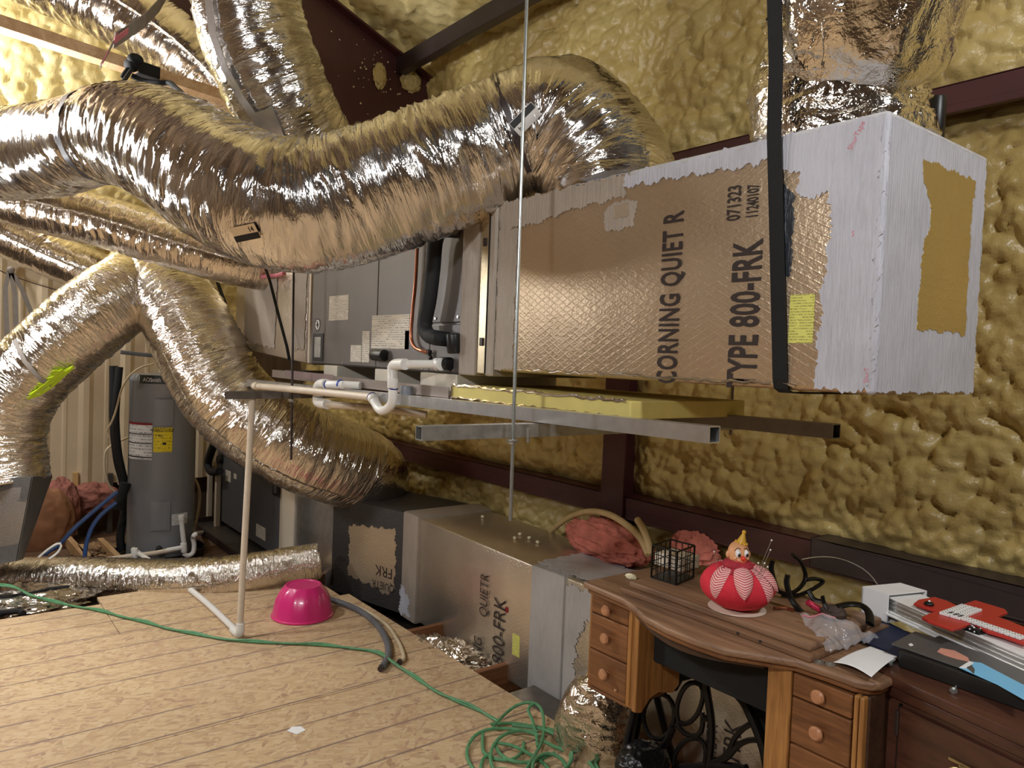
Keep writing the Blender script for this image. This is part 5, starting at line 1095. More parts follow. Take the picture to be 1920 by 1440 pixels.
# the green extension cord: a long run and a loose coil
gc = thing('extension_cord', 'green extension cord snaking over the boards into a loose coil by the desk', 'cord', (-2.1688, 1.8353, 0.0))
run = [(-5.1139, 0.2217, 0.1), (-5.0776, 0.3699, 0.08), (-5.0201, 0.4687, 0.03), (-4.8647, 0.5832, 0.008), (-4.6355, 0.7357, 0.008), (-4.3407, 0.8938, 0.008), (-4.0645, 1.0418, 0.008), (-3.8477, 1.1936, 0.008), (-3.7215, 1.3141, 0.008), (-3.5887, 1.4855, 0.008), (-3.4368, 1.648, 0.008), (-3.2966, 1.7547, 0.008), (-3.1348, 1.7559, 0.026), (-3.0128, 1.775, 0.008), (-2.8267, 1.7788, 0.008), (-2.6426, 1.8016, 0.008), (-2.4954, 1.839, 0.008), (-2.3817, 1.8523, 0.008)]
tubeobj('cord_run', run, 0.0062, 'green_cord', gc, 8)
tw = curve(run, 0.012)[0]; tw = [(p[0] + 0.006 * math.cos(i * 0.22), p[1] + 0.006 * math.sin(i * 0.22), p[2] + 0.004 + 0.003 * math.sin(i * 0.22)) for i, p in enumerate(tw)]
MB().tube(tw, 0.0055, 7).build('cord_run', 'green_cord', gc, smooth=True)
loops = [
 [(-2.3785, 1.8498, 0.01), (-2.3391, 1.7931, 0.02), (-2.3865, 1.8963, 0.03), (-2.3831, 1.9633, 0.05), (-2.3273, 1.9889, 0.07), (-2.2812, 1.9942, 0.06), (-2.2178, 1.9564, 0.03), (-2.1358, 1.8739, 0.02), (-2.0696, 1.7793, 0.02), (-2.0163, 1.6981, 0.02)],
 [(-2.3198, 1.9828, 0.07), (-2.3115, 1.948, 0.06), (-2.2627, 1.9317, 0.04), (-2.1863, 1.8884, 0.03), (-2.1195, 1.8415, 0.02)],
 [(-2.3591, 1.7945, 0.02), (-2.3184, 1.872, 0.02), (-2.2501, 1.9279, 0.02), (-2.1761, 1.9774, 0.02), (-2.0877, 1.9607, 0.02), (-1.9917, 1.8957, 0.02), (-1.9354, 1.8184, 0.02), (-1.9387, 1.7703, 0.02), (-2.0083, 1.7044, 0.012), (-2.0869, 1.6437, 0.01), (-2.1074, 1.5635, 0.01), (-2.1866, 1.5717, 0.01), (-2.2648, 1.6156, 0.012), (-2.3261, 1.6929, 0.015), (-2.3301, 1.7601, 0.02), (-2.2958, 1.8274, 0.02), (-2.2135, 1.87, 0.03), (-2.1645, 1.8839, 0.03)],
 [(-2.185, 1.8953, 0.035), (-2.2376, 1.8488, 0.03), (-2.2461, 1.7758, 0.03), (-2.2122, 1.6994, 0.025), (-2.1431, 1.6365, 0.02), (-2.0781, 1.613, 0.012), (-2.0084, 1.6317, 0.012), (-1.966, 1.6944, 0.012), (-1.9383, 1.7954, 0.02), (-1.965, 1.8762, 0.03), (-2.0453, 1.9329, 0.03), (-2.1239, 1.9451, 0.03), (-2.2074, 1.9253, 0.03), (-2.289, 1.8486, 0.03)],
 [(-2.2354, 1.7243, 0.02), (-2.1801, 1.7646, 0.02), (-2.104, 1.7817, 0.02), (-2.0247, 1.7936, 0.012), (-1.9388, 1.7708, 0.012)],
 [(-2.3338, 1.737, 0.012), (-2.2511, 1.678, 0.01), (-2.2101, 1.6561, 0.01), (-2.161, 1.6623, 0.01), (-2.1136, 1.7133, 0.012), (-2.1386, 1.784, 0.012), (-2.1825, 1.8244, 0.014)],
 [(-2.1938, 1.6739, 0.012), (-2.1741, 1.6229, 0.01), (-2.1074, 1.5635, 0.01)],
 [(-1.9554, 1.6853, 0.02), (-2.0275, 1.7441, 0.03), (-2.0506, 1.8147, 0.03), (-2.0104, 1.8481, 0.03), (-1.9516, 1.8382, 0.02), (-1.8898, 1.7826, 0.02)],
 [(-2.2256, 1.7172, 0.018), (-2.1536, 1.6937, 0.016), (-2.0937, 1.7103, 0.014), (-2.0552, 1.7677, 0.014), (-2.0479, 1.8656, 0.02)],
 [(-2.1363, 1.8878, 0.02), (-2.0654, 1.908, 0.016), (-2.0221, 1.9513, 0.01), (-1.9492, 1.9653, 0.01), (-1.8647, 1.9239, 0.01)],
 [(-2.1007, 1.8843, 0.024), (-2.0369, 1.9095, 0.02), (-1.9717, 1.9453, 0.014), (-1.8825, 1.9225, 0.01)]]
for L in loops: tubeobj('cord_loop', L, 0.0065, 'green_cord', gc, 8)

# flecks of overspray on the rafter: too small and many to count
mb = MB(); rs_ = random.Random(4); ctr = (-4.935, 2.4765, 3.5235)
for k in range(46):
    mb.ball((-4.936, ctr[1] + rs_.gauss(0, 0.13), ctr[2] + rs_.gauss(-0.02, 0.12)), rs_.uniform(0.003, 0.007), n=6, m=4)
tag(mb.build('foam_flecks', 'foam_scrap', None), 'tiny white foam flecks spattered on the maroon rafter', 'foam', None, 'stuff')

tag(tubeobj('black_cable', [(-5.1227, 0.2476, 0.02), (-5.0921, 0.3717, 0.02), (-5.0974, 0.4758, 0.02), (-5.1327, 0.5729, 0.02), (-5.1239, 0.6683, 0.02)], 0.010, 'black_strap', None, 8), 'black cable lying at the far left edge of the boards, upper one', 'cable')
tag(tubeobj('black_cable', [(-4.8739, 0.2365, 0.01), (-4.8365, 0.3299, 0.01), (-4.8215, 0.3871, 0.01), (-4.7692, 0.4073, 0.01)], 0.016, 'black_strap', None, 8), 'short black cable end at the far left edge of the boards, lower one', 'cable')

# ================================================================== SEWING TABLE AND WHAT IS ON IT
dk = thing('sewing_table', 'old wooden sewing table with wavy-edged top, small knobbed drawers and black iron base', 'table', (-1.31, 1.96, 0.0))
def outline(ins=0.0):
    pts = [(-1.80, 1.735), (-1.70, 1.727), (-1.60, 1.72), (-1.53, 1.695), (-1.45, 1.655), (-1.36, 1.638), (-1.26, 1.637), (-1.17, 1.65), (-1.09, 1.70), (-1.02, 1.745), (-0.94, 1.755), (-0.87, 1.757), (-0.840, 1.772), (-0.825, 1.80), (-0.825, 2.0), (-0.825, 2.225), (-1.80, 2.225), (-1.80, 2.0)]
    c = Vector((-1.31, 1.98)); out = []
    for x, y in pts: 
        out.append((x + (ins if x < -1.31 else -ins) * min(1, abs(x + 1.31) / 0.3), y + (ins if y < 1.98 else -ins), 0))
    return out
def zpoly(pl, z): return [(x, y, z) for x, y, _ in pl]
MB().prism(zpoly(outline(0.0), 0.738), (0, 0, 0.022)).build('table_top', 'desk_top_wood', dk, 0.008, True, 3, ang=0.9)
MB().prism(zpoly(outline(0.012), 0.722), (0, 0, 0.016)).build('top_moulding', 'desk_wood', dk, 0.005, True, 2, ang=0.9)
MB().box((-1.77, 1.79, 0.69), (-0.85, 2.20, 0.7215)).build('apron', 'dark_wood', dk, 0.003)
# curved apron under the middle of the top
mb = MB(); V = []
for k in range(15):
    t_ = k / 14; x = -1.555 + 0.45 * t_; y = 1.735 - 0.065 * math.sin(PI * t_); dz = 0.012 + 0.014 * math.sin(PI * t_)
    V += [(x, y, 0.722), (x, y, 0.722 - dz), (x, y + 0.016, 0.722 - dz), (x, y + 0.016, 0.722)]
mb.add(V, [(4 * k + q, 4 * k + (q + 1) % 4, 4 * k + 4 + (q + 1) % 4, 4 * k + 4 + q) for k in range(14) for q in range(4)] + [(0, 1, 2, 3), (56, 57, 58, 59)])
mb.build('curved_apron', 'dark_wood', dk)
def knob(x, z, y, parent):
    mb = MB(); M = Matrix.Translation((x, y, z)) @ Matrix.Rotation(R(90), 4, 'X')
    mb.lathe([(0.0075, 0.0), (0.007, 0.008), (0.016, 0.013), (0.018, 0.020), (0.014, 0.026), (0.0, 0.028)], (0, 0, 0), 20)
    mb.v = [tuple(M @ Vector(p)) for p in mb.v]; mb.build('knob', 'knob_wood', parent, smooth=True)
def drawer(x0, x1, z0, z1, y, kz=None):
    d = MB().box((x0, y, z0), (x1, y + 0.20, z1)).build('drawer', 'desk_wood', dk, 0.004); knob((x0 + x1) / 2, kz or (z0 + z1) / 2, y, d); return d
DY = 1.765
# left drawer case
MB().box((-1.795, DY + 0.006, 0.392), (-1.785, DY + 0.22, 0.722)).build('case_side', 'desk_side_wood', dk, 0.002)
mb = MB(); mb.prism([(-1.578, DY + 0.20, 0.722), (-1.578, DY - 0.01, 0.722), (-1.578, DY - 0.01, 0.40), (-1.578, DY + 0.02, 0.392), (-1.578, DY + 0.06, 0.43), (-1.578, DY + 0.10, 0.438), (-1.578, DY + 0.17, 0.42), (-1.578, DY + 0.20, 0.44)], (0.018, 0, 0)); mb.build('case_side', 'desk_side_wood', dk, 0.003)
MB().box((-1.612, DY - 0.004, 0.40), (-1.578, DY + 0.02, 0.722)).build('corner_stile', 'desk_side_wood', dk, 0.006)
MB().box((-1.60, DY - 0.009, 0.41), (-1.59, DY + 0.0, 0.715)).build('stile_bead', 'desk_side_wood', dk, 0.003)
drawer(-1.784, -1.614, 0.657, 0.716, DY); drawer(-1.784, -1.614, 0.535, 0.653, DY); drawer(-1.784, -1.614, 0.407, 0.531, DY, 0.475)
MB().box((-1.785, DY + 0.004, 0.392), (-1.61, DY + 0.19, 0.404)).build('case_rail', 'desk_wood', dk, 0.003)
q = (-1.655, DY - 0.002, 0.435); MB().ball(q, 0.006).build('keyhole_boss', 'knob_wood', dk, smooth=True)
# right drawer case
MB().box((-1.110, DY - 0.004, 0.25), (-1.040, DY + 0.02, 0.722)).build('corner_stile', 'desk_side_wood', dk, 0.005)
MB().box((-1.110, DY + 0.02, 0.25), (-1.098, DY + 0.22, 0.722)).build('case_side', 'desk_side_wood', dk, 0.003)
drawer(-1.038, -0.880, 0.657, 0.716, DY); drawer(-1.038, -0.880, 0.535, 0.653, DY); drawer(-1.038, -0.880, 0.412, 0.531, DY)
for xx in (-0.868, -0.854): MB().box((xx - 0.006, DY - 0.006, 0.40), (xx + 0.006, DY + 0.02, 0.722)).build('stile_bead', 'desk_side_wood', dk, 0.004)
MB().box((-0.866, DY + 0.012, 0.40), (-0.842, DY + 0.22, 0.722)).build('case_side', 'dark_wood', dk, 0.003)
MB().box((-1.54, 1.80, 0.56), (-1.12, 2.15, 0.69)).build('well_shade_block', 'matt_black', dk, 0.01)  # black block for the case under the top, knee-hole shadow in its colour
MB().prism([(-1.5082, 2.03, 0.4829), (-1.4236, 2.03, 0.4751), (-1.362, 2.03, 0.4503), (-1.3246, 2.03, 0.4074), (-1.2954, 2.03, 0.3624), (-1.2763, 2.03, 0.3239), (-1.2562, 2.03, 0.2632), (-1.2068, 2.03, 0.2865), (-1.2258, 2.03, 0.6208), (-1.5115, 2.03, 0.539)], (0, 0.012, 0)).build('wheel_guard', 'matt_black', dk)
MB().prism([(-1.7584, 2.05, 0.4888), (-1.5098, 2.05, 0.5442), (-1.5227, 2.05, 0.4658), (-1.5698, 2.05, 0.4376), (-1.6229, 2.05, 0.4068), (-1.6439, 2.05, 0.3652), (-1.7046, 2.05, 0.3343), (-1.7483, 2.05, 0.3176)], (0, 0.012, 0)).build('belt_guard', 'matt_black', dk)
# cast-iron base: loops and braces in one upright frame, behind the drawers
IY = 2.0
irons = [
 ([(-1.7508, 2.0, 0.3098), (-1.7685, 2.0, 0.2216), (-1.7831, 2.0, 0.122), (-1.7927, 2.0, 0.0198)], 0.018),
 ([(-1.4901, 2.0, 0.4964), (-1.4738, 2.0, 0.4354), (-1.4549, 2.0, 0.3638), (-1.4489, 2.0, 0.2961), (-1.4557, 2.0, 0.1963)], 0.013),
 ([(-1.4772, 2.0, 0.494), (-1.4026, 2.0, 0.4903), (-1.3419, 2.0, 0.4658), (-1.305, 2.0, 0.4236), (-1.2762, 2.0, 0.3792), (-1.2575, 2.0, 0.3413), (-1.2416, 2.0, 0.2878)], 0.015),
 ([(-1.2987, 2.0, 0.4129), (-1.3367, 2.0, 0.3752), (-1.3654, 2.0, 0.3306), (-1.3808, 2.0, 0.2862), (-1.4128, 2.0, 0.2441), (-1.4569, 2.0, 0.2169)], 0.009),
 ([(-1.2611, 2.0, 0.3726), (-1.3122, 2.0, 0.3504), (-1.349, 2.0, 0.3174), (-1.3818, 2.0, 0.2686), (-1.4202, 2.0, 0.2303), (-1.4606, 2.0, 0.2082)], 0.009),
 ([(-1.6059, 2.0, 0.2705), (-1.6302, 2.0, 0.2082), (-1.6792, 2.0, 0.1453), (-1.7299, 2.0, 0.0841), (-1.753, 2.0, 0.0463)], 0.013),
 ([(-1.5889, 2.0, 0.296), (-1.5693, 2.0, 0.2713), (-1.5247, 2.0, 0.2723), (-1.4916, 2.0, 0.3008), (-1.4854, 2.0, 0.3424), (-1.4911, 2.0, 0.3667)], 0.009),
 ([(-1.6919, 2.0, 0.3611), (-1.6494, 2.0, 0.3736), (-1.6232, 2.0, 0.4076), (-1.6121, 2.0, 0.4559), (-1.6052, 2.0, 0.4951)], 0.008),
 ([(-1.5931, 2.0, 0.1323), (-1.5146, 2.0, 0.1743), (-1.4319, 2.0, 0.2179), (-1.3148, 2.0, 0.2619)], 0.012),
 ([(-1.4854, 2.0, 0.3424), (-1.4692, 2.0, 0.3562), (-1.4563, 2.0, 0.3509)], 0.010)]
for L, r_ in irons:
    tubeobj('iron_bar', L, r_, 'black_iron', dk, 8)
for L in ([(-1.6722, 2.0, 0.3555), (-1.6298, 2.0, 0.3607), (-1.6047, 2.0, 0.33), (-1.6065, 2.0, 0.2813), (-1.6315, 2.0, 0.23), (-1.6678, 2.0, 0.1994), (-1.7067, 2.0, 0.1977), (-1.7334, 2.0, 0.2285), (-1.7363, 2.0, 0.2772), (-1.7096, 2.0, 0.3297)],
          [(-1.5221, 2.0, 0.4526), (-1.4959, 2.0, 0.4482), (-1.4897, 2.0, 0.4152), (-1.5039, 2.0, 0.3633), (-1.5319, 2.0, 0.3196), (-1.5662, 2.0, 0.2963), (-1.5896, 2.0, 0.3067), (-1.5921, 2.0, 0.3497), (-1.5768, 2.0, 0.3995), (-1.552, 2.0, 0.4361)],
          [(-1.5115, 2.0, 0.2708), (-1.4771, 2.0, 0.2715), (-1.4664, 2.0, 0.2338), (-1.476, 2.0, 0.1798), (-1.5123, 2.0, 0.134), (-1.5648, 2.0, 0.1163), (-1.5936, 2.0, 0.1395), (-1.5873, 2.0, 0.1902), (-1.554, 2.0, 0.2415)]):
    tubeobj('iron_loop', L, 0.0085, 'black_iron', dk, 8, closed=True)
for x in (-1.74, -0.88):
    mb = MB(); mb.tube([(x, 1.85, 0.0), (x, 1.90, 0.10), (x, 1.97, 0.35), (x, 1.93, 0.69)], 0.014, 8); mb.tube([(x, 2.2, 0.0), (x, 2.15, 0.10), (x, 2.05, 0.35), (x, 2.15, 0.69)], 0.014, 8); mb.build('iron_leg', 'black_iron', dk, smooth=True)
MB().box((-1.72, 1.90, 0.06), (-0.9, 1.93, 0.085)).build('iron_stretcher', 'black_iron', dk, 0.004)
crumple('bin_bag', (-1.663, 1.92, 0.1396), 0.08, 0.10, 0.07, 'black_bag', 'crumpled black bag under the left drawers of the sewing table', 'bag', 41.0, 0.10, 1.6)
tag(MB().box((-2.1, 2.05, -0.10), (-0.8, 2.255, -0.022)).build('floor_ledge', 'joist_wood', None, 0.003), kind='structure')
bpy.data.objects['floor_ledge'].name = 'floor'

# hinged lid resting folded on the top: two moulded boards
ld = thing('table_lid', 'brown two-layer wooden lid lying on the sewing table under the pincushion', 'lid', (-1.31, 1.96, 0.7605))
MB().box((-1.645, 1.752, 0.7605), (-0.985, 2.17, 0.779)).build('lower_leaf', 'lid_wood', ld, 0.005, True)
MB().box((-1.628, 1.775, 0.7795), (-1.000, 2.15, 0.800)).build('upper_leaf', 'desk_top_wood', ld, 0.005, True)
for x in (-1.20, -1.13): MB().cyl((x, 1.7535, 0.770), (x, 1.749, 0.770), 0.004, 10).build('peg_hole', 'print_brown', ld)

# wire cube basket
bk = thing('wire_basket', 'small square black wire basket standing on the sewing table lid', 'basket', (-1.578, 1.93, 0.8005))
c4 = [Vector((-1.612, 1.862, 0.802)), Vector((-1.515, 1.868, 0.802)), Vector((-1.540, 1.985, 0.802)), Vector((-1.637, 1.979, 0.802))]; hh = 0.105; up = Vector((0, 0, hh))
MB().prism([c - Vector((0, 0, 0.001)) for c in c4], (0, 0, 0.003)).build('base_plate', 'black_frame', bk)
for i in range(4):
    a_, b_ = c4[i], c4[(i + 1) % 4]
    mb = MB(); mb.cyl(a_, a_ + up, 0.0032, 8); mb.build('corner_post', 'black_iron', bk)
    mb = MB(); mb.cyl(a_ + up, b_ + up, 0.0030, 8); mb.build('rim_wire', 'black_iron', bk)
    mb = MB(); mb.cyl(a_, b_, 0.0030, 8); mb.build('rim_wire', 'black_iron', bk)
    mb = MB()
    for k in range(1, 4):
        p = a_.lerp(b_, k / 4); mb.cyl(p, p + up, 0.0015, 6)
        z = up * (k / 4); mb.cyl(a_ + z, b_ + z, 0.0015, 6)
    mb.build('side_grid', 'black_iron', bk)
wbx = thing('small_pale_box', 'small pale box with a dark patterned end behind the wire basket', 'box', (-1.655, 2.04, 0.80))
MB().box((-1.715, 2.00, 0.8002), (-1.605, 2.10, 0.845)).build('box_body', 'beige_trim', wbx, 0.002)
MB().box((-1.719, 2.00, 0.8002), (-1.7152, 2.10, 0.845)).build('box_end', 'sticker_white', wbx)
tag(crumple('foam_crumb', (-1.735, 1.90, 0.767), 0.022, 0.012, 0.008, 'foam_scrap', '', 'foam', 7.0, 0.4, 3), 'white foam crumb on the left end of the sewing table', 'foam')

# clown pincushion
pc = thing('clown_pincushion', 'red cloth pincushion with a clown head in a yellow pointed hat and striped arms', 'pincushion', (-1.275, 1.850, 0.8005))
PCX, PCY, PCZ = -1.275, 1.850, 0.8705; az = math.atan2(-PCY, -PCX)
def pump(th, ph, k=1.0):
    lob = 1 + 0.035 * np.cos(8 * th) * np.sin(ph)
    r_ = 0.104 * lob * k; z = 0.070 * np.cos(ph) * k; dim = 1 - 0.22 * np.exp(-(ph / 0.45) ** 2)
    return np.stack([PCX + r_ * np.sin(ph) * np.cos(th), PCY + r_ * np.sin(ph) * np.sin(th), PCZ + z * dim], -1)
th, ph = np.meshgrid(np.linspace(0, 2 * PI, 96, endpoint=False), np.linspace(0.01, PI - 0.01, 48), indexing='ij')
grid_obj('cushion_body', np.transpose(pump(th, ph), (1, 0, 2)), 'red_felt', pc, True)
def leaf(c_az, half, p0, p1, k, mat, name, tip=True, bulge=0.0):
    n, m = 40, 14; t_ = np.linspace(0, 1, n)[:, None]; v = np.linspace(-1, 1, m)[None, :]
    wd = half * (np.sin(PI * (0.12 + 0.88 * t_)) ** 0.7 if tip else np.ones_like(t_))
    ph = p0 + (p1 - p0) * t_ + 0 * v; th = c_az + wd * v / np.maximum(np.sin(ph), 0.35)
    V = pump(th, ph, k + bulge * (1 - v ** 2))
    uv = np.stack([np.broadcast_to(v * 0.5 + 0.5, ph.shape), np.broadcast_to(t_, ph.shape) + 0.10 * np.abs(np.broadcast_to(v, ph.shape))], -1)
    grid_obj(name, V, mat, pc, False, uv)
for k in range(4): leaf(az - 0.62 + k * PI / 2, 0.24, 0.35, 1.95, 1.012, 'striped_felt', 'striped_petal')
leaf(az + 0.16, 0.25, 0.42, 1.72, 1.035, 'striped_felt', 'striped_arm', True, 0.09); leaf(az + 1.25, 0.26, 0.42, 1.55, 1.035, 'striped_felt', 'striped_arm', True, 0.09)
hd_c = Vector((-1.268, 1.834, 0.966)); face_d = Vector((math.cos(az + 0.42), math.sin(az + 0.42), -0.10)).normalized(); side = Vector((0, 0, 1)).cross(face_d).normalized(); uph = face_d.cross(side)
mb = MB(); mb.ball(hd_c - Vector((0, 0, 0.034)), 0.045, 1, 1, 0.42, 24, 10); mb.build('ruff', 'deep_red_felt', pc, smooth=True)
n, m = 60, 8
thr = np.linspace(0, 2 * PI, n, endpoint=False)[None, :]; tr = np.linspace(0, 1, m)[:, None]
rr_ = 0.018 + 0.040 * tr + 0.004 * np.sin(9 * thr) * tr; Vr = np.stack([hd_c.x + rr_ * np.cos(thr), hd_c.y + rr_ * np.sin(thr), hd_c.z - 0.032 - 0.022 * tr ** 2 + 0.006 * np.sin(9 * thr) * tr + 0 * thr], -1)
grid_obj('ruff_frill', Vr, 'deep_red_felt', pc, True)
HS = 1.0
head = MB().ball(hd_c, 0.031 * HS, 0.95, 0.95, 1.12, 28, 18).build('head', 'skin_plastic', pc, smooth=True)
def fp(a, b, out=1.0):  # point on the face: a sideways, b up (metres)
    f = math.sqrt(max(0.0, 1 - (a / 0.0295) ** 2 - (b / 0.0347) ** 2)); return hd_c + side * a + uph * b + face_d * (0.0295 * f * out)
MB().ball(hd_c + face_d * 0.012 - uph * 0.016, 0.020, 1.0, 1.0, 0.75, 20, 12).build('chin', 'skin_plastic', head, smooth=True)
for s in (-1, 1):
    MB().ball(fp(s * 0.0115, 0.006, 0.90), 0.0085, 0.9, 0.9, 1.35, 16, 12).build('eye', 'eye_white', head, smooth=True)
    MB().ball(fp(s * 0.0115, 0.006, 0.90) + face_d * 0.0060 - uph * 0.002 + side * 0.001, 0.0042, 1, 1, 1.25, 12, 10).build('pupil', 'ink_black', head, smooth=True)
    MB().ball(hd_c + side * (s * 0.0295) - uph * 0.004, 0.009, 0.7, 0.7, 1.2, 12, 10).build('ear', 'skin_plastic', head, smooth=True)
    MB().tube([fp(s * 0.020, 0.013, 1.03), fp(s * 0.013, 0.0215, 1.04), fp(s * 0.005, 0.020, 1.04)], 0.0011, 6).build('eyebrow', 'print_brown', head, smooth=True)
    MB().ball(fp(s * 0.017, -0.008, 0.92), 0.006, 1, 1, 1).build('cheek', 'skin_plastic', head, smooth=True)
MB().ball(fp(0, -0.004, 1.0) + face_d * 0.006, 0.0072).build('nose', 'nose_red', head, smooth=True)
MB().tube([hd_c + side * (0.014 * t_) + uph * (-0.0185 + 0.006 * t_ * t_) + face_d * (0.0325 - 0.008 * t_ * t_) for t_ in np.linspace(-1, 1, 11)], 0.0019, 6).build('mouth', 'nose_red', head, smooth=True)
hat_b = hd_c + uph * 0.030 + side * 0.006; hat_u = (uph + side * 0.18).normalized()
mb = MB(); mb.tube([hat_b, hat_b + hat_u * 0.027], [0.0145, 0.004], 20); mb.ball(hat_b + hat_u * 0.031, 0.0060); mb.build('pointed_hat', 'hat_yellow', head, smooth=True)
mb = MB()
for k in range(10):
    a = 2 * PI * k / 10; u0, v0, _ = basis(hat_u); mb.ball(hat_b + (u0 * math.cos(a) + v0 * math.sin(a)) * 0.0155, 0.0034, n=8, m=6)
mb.build('hat_trim', 'hat_yellow', head, smooth=True)
for o_ in [head] + list(head.children):
    if o_ is head: o_.data.transform(Matrix.Translation(hd_c - WL[o_.name]) @ Matrix.Scale(1.02, 4) @ Matrix.Translation(WL[o_.name] - hd_c))
    else: o_.data.transform(Matrix.Translation(hd_c - WL[o_.name]) @ Matrix.Scale(1.02, 4) @ Matrix.Translation(WL[o_.name] - hd_c))
for k, (a_, p0, L_) in enumerate(((az + 0.95, 0.75, 0.075), (az + 1.1, 0.62, 0.095), (az + 0.5, 0.9, 0.05), (az + 0.8, 0.8, 0.04), (az - 0.9, 0.8, 0.055), (az + 0.7, 1.0, 0.05))):
    b_ = Vector(pump(np.array(a_), np.array(p0), 1.0)); d = (b_ - Vector((PCX, PCY, PCZ))).normalized() * 0.55 + Vector((0.1 * (k - 2) * 0.4, 0.1, 0.8)); d.normalize()
    mb = MB(); mb.cyl(b_ - d * 0.01, b_ + d * L_, 0.0008, 6); o = mb.build('pin', 'dull_zinc', pc); MB().ball(b_ + d * L_, 0.0026, n=10, m=8).build('pin_head', 'white_plastic', o, smooth=True)
mb = MB(); mb.lathe([(0.070, 0.0), (0.080, 0.0006), (0.082, 0.0016), (0.074, 0.002)], (PCX, PCY, 0.8005), 40); mb.build('base_card', 'beige_trim', pc, smooth=True)

# old black clamp tool with curved handles
cl = thing('clamp_tool', 'black metal hand tool with curved handles lying behind the plastic bag', 'tool', (-1.1874, 2.0979, 0.7659))
for L, r_, ry_ in (([(-1.1918, 1.9697, 0.9009), (-1.1924, 1.9675, 0.876), (-1.1838, 1.9764, 0.8377), (-1.1665, 1.9809, 0.8137), (-1.1529, 1.997, 0.7898)], 0.0115, 0.006),
                   ([(-1.2573, 2.0988, 0.9279), (-1.2422, 2.1171, 0.9091), (-1.2328, 2.1278, 0.8833), (-1.2294, 2.1306, 0.8572), (-1.2299, 2.1125, 0.8367), (-1.2312, 2.0776, 0.8239), (-1.2477, 2.0559, 0.8163), (-1.2707, 2.043, 0.822)], 0.0115, 0.006),
                   ([(-1.2282, 2.1319, 0.8523), (-1.2217, 2.1727, 0.8511), (-1.2113, 2.2018, 0.841), (-1.2131, 2.1661, 0.8277), (-1.2237, 2.1191, 0.8141), (-1.2305, 2.0777, 0.8109), (-1.2545, 2.0469, 0.811)], 0.009, 0.006),
                   ([(-1.3049, 2.0688, 0.9023), (-1.3066, 2.0651, 0.8773), (-1.2927, 2.0644, 0.8376), (-1.2765, 2.0519, 0.8239)], 0.011, 0.006),
                   ([(-1.2107, 2.1201, 0.8241), (-1.1975, 2.1199, 0.8081), (-1.1838, 2.1209, 0.802), (-1.1646, 2.1293, 0.8027)], 0.009, 0.007),
                   ([(-1.0651, 2.0147, 0.8355), (-1.0484, 2.0528, 0.8413), (-1.023, 2.0691, 0.8427), (-1.0007, 2.0648, 0.8348), (-0.9865, 2.0498, 0.8224), (-0.976, 2.03, 0.8115)], 0.013, 0.007),
                   ([(-1.0957, 1.9931, 0.861), (-1.092, 1.9968, 0.8431), (-1.0795, 1.9958, 0.8286)], 0.007, 0.005)):
    P2 = curve(L, 0.006)[0]; MB().tube(P2, r_, 10, ry=ry_).build('curved_handle', 'black_iron', cl, smooth=True)
crumple_c = (-1.0697, 2.0078, 0.8172)
o = crumple('', crumple_c, 0.034, 0.024, 0.024, 'rust_brown', '', '', 51.0, 0.25, 2.5, 0.4, 40, 24); o.name = 'jaw_block'
o.parent = cl; o.location = Vector(o.location) - Vector(cl.location)
tag(tubeobj('springy_wire', [(-1.2394, 2.121, 0.9142), (-1.2282, 2.1682, 0.9171), (-1.2153, 2.2172, 0.9152), (-1.2006, 2.2681, 0.9067), (-1.1801, 2.3099, 0.8922), (-1.1492, 2.3323, 0.8745), (-1.1266, 2.3438, 0.853), (-1.1115, 2.3459, 0.8346)], 0.0016, 'galvanized', None, 6), 'thin curved wire springing from the black tool to the white box', 'wire')
tag(tubeobj('red_wrapped_sweet', [(-1.1366, 1.9878, 0.8335), (-1.1287, 1.9975, 0.8263), (-1.1117, 2.0027, 0.8195), (-1.1019, 2.0148, 0.8095)], 0.009, 'red_shiny', None, 8, 0.006), 'shiny red wrapper under the black tool', 'wrapper')
tag(tubeobj('red_wrapped_sweet', [(-1.1178, 2.0099, 0.7964), (-1.1099, 2.0196, 0.7892), (-1.102, 2.0293, 0.7805)], 0.008, 'red_shiny', None, 8, 0.006), 'shiny red wrapper showing in the mouth of the plastic bag', 'wrapper')
tag(tubeobj('amber_stick', [(-1.2061, 1.9327, 0.806), (-1.197, 1.9565, 0.806), (-1.1797, 1.9672, 0.806), (-1.1649, 1.9652, 0.806)], 0.005, 'copper', None, 8), 'amber twig-like piece on the lid right of the pincushion', 'stick')
# clear zip bag
n, m = 40, 40; cA, cB, cC, cD = [Vector(p) for p in ((-1.107, 1.9016, 0.815), (-1.028, 1.9254, 0.83), (-0.9432, 2.0165, 0.785), (-0.9789, 1.8112, 0.775))]
Vb = np.zeros((n, m, 3))
for i in range(n):
    for j in range(m):
        a, b = i / (n - 1), j / (m - 1); p = cA.lerp(cB, b).lerp(cD.lerp(cC, b), a)
        Vb[i, j] = p + Vector((0, 0, 0.028 * math.sin(PI * a) * math.sin(PI * b)))
Vb[..., 2] += (perlin(Vb[..., 0] * 30, Vb[..., 1] * 30, 0.3) * 0.016) + ridge(perlin(Vb[..., 0] * 18 + 3, Vb[..., 1] * 50, 1.3)) * 0.006
bgp = thing('zip_bag', 'clear plastic zip bag draped over the lid edge by the black tool', 'bag', tuple(cD))
o = grid_obj('bag_film', Vb, 'clear_bag', bgp); so = o.modifiers.new('thick', 'SOLIDIFY'); so.thickness = 0.0008
MB().tube([tuple(Vb[3, j] + np.array([0, 0, 0.003])) for j in range(0, m, 3)], 0.0022, 6).build('zip_strip', 'print_red', bgp)
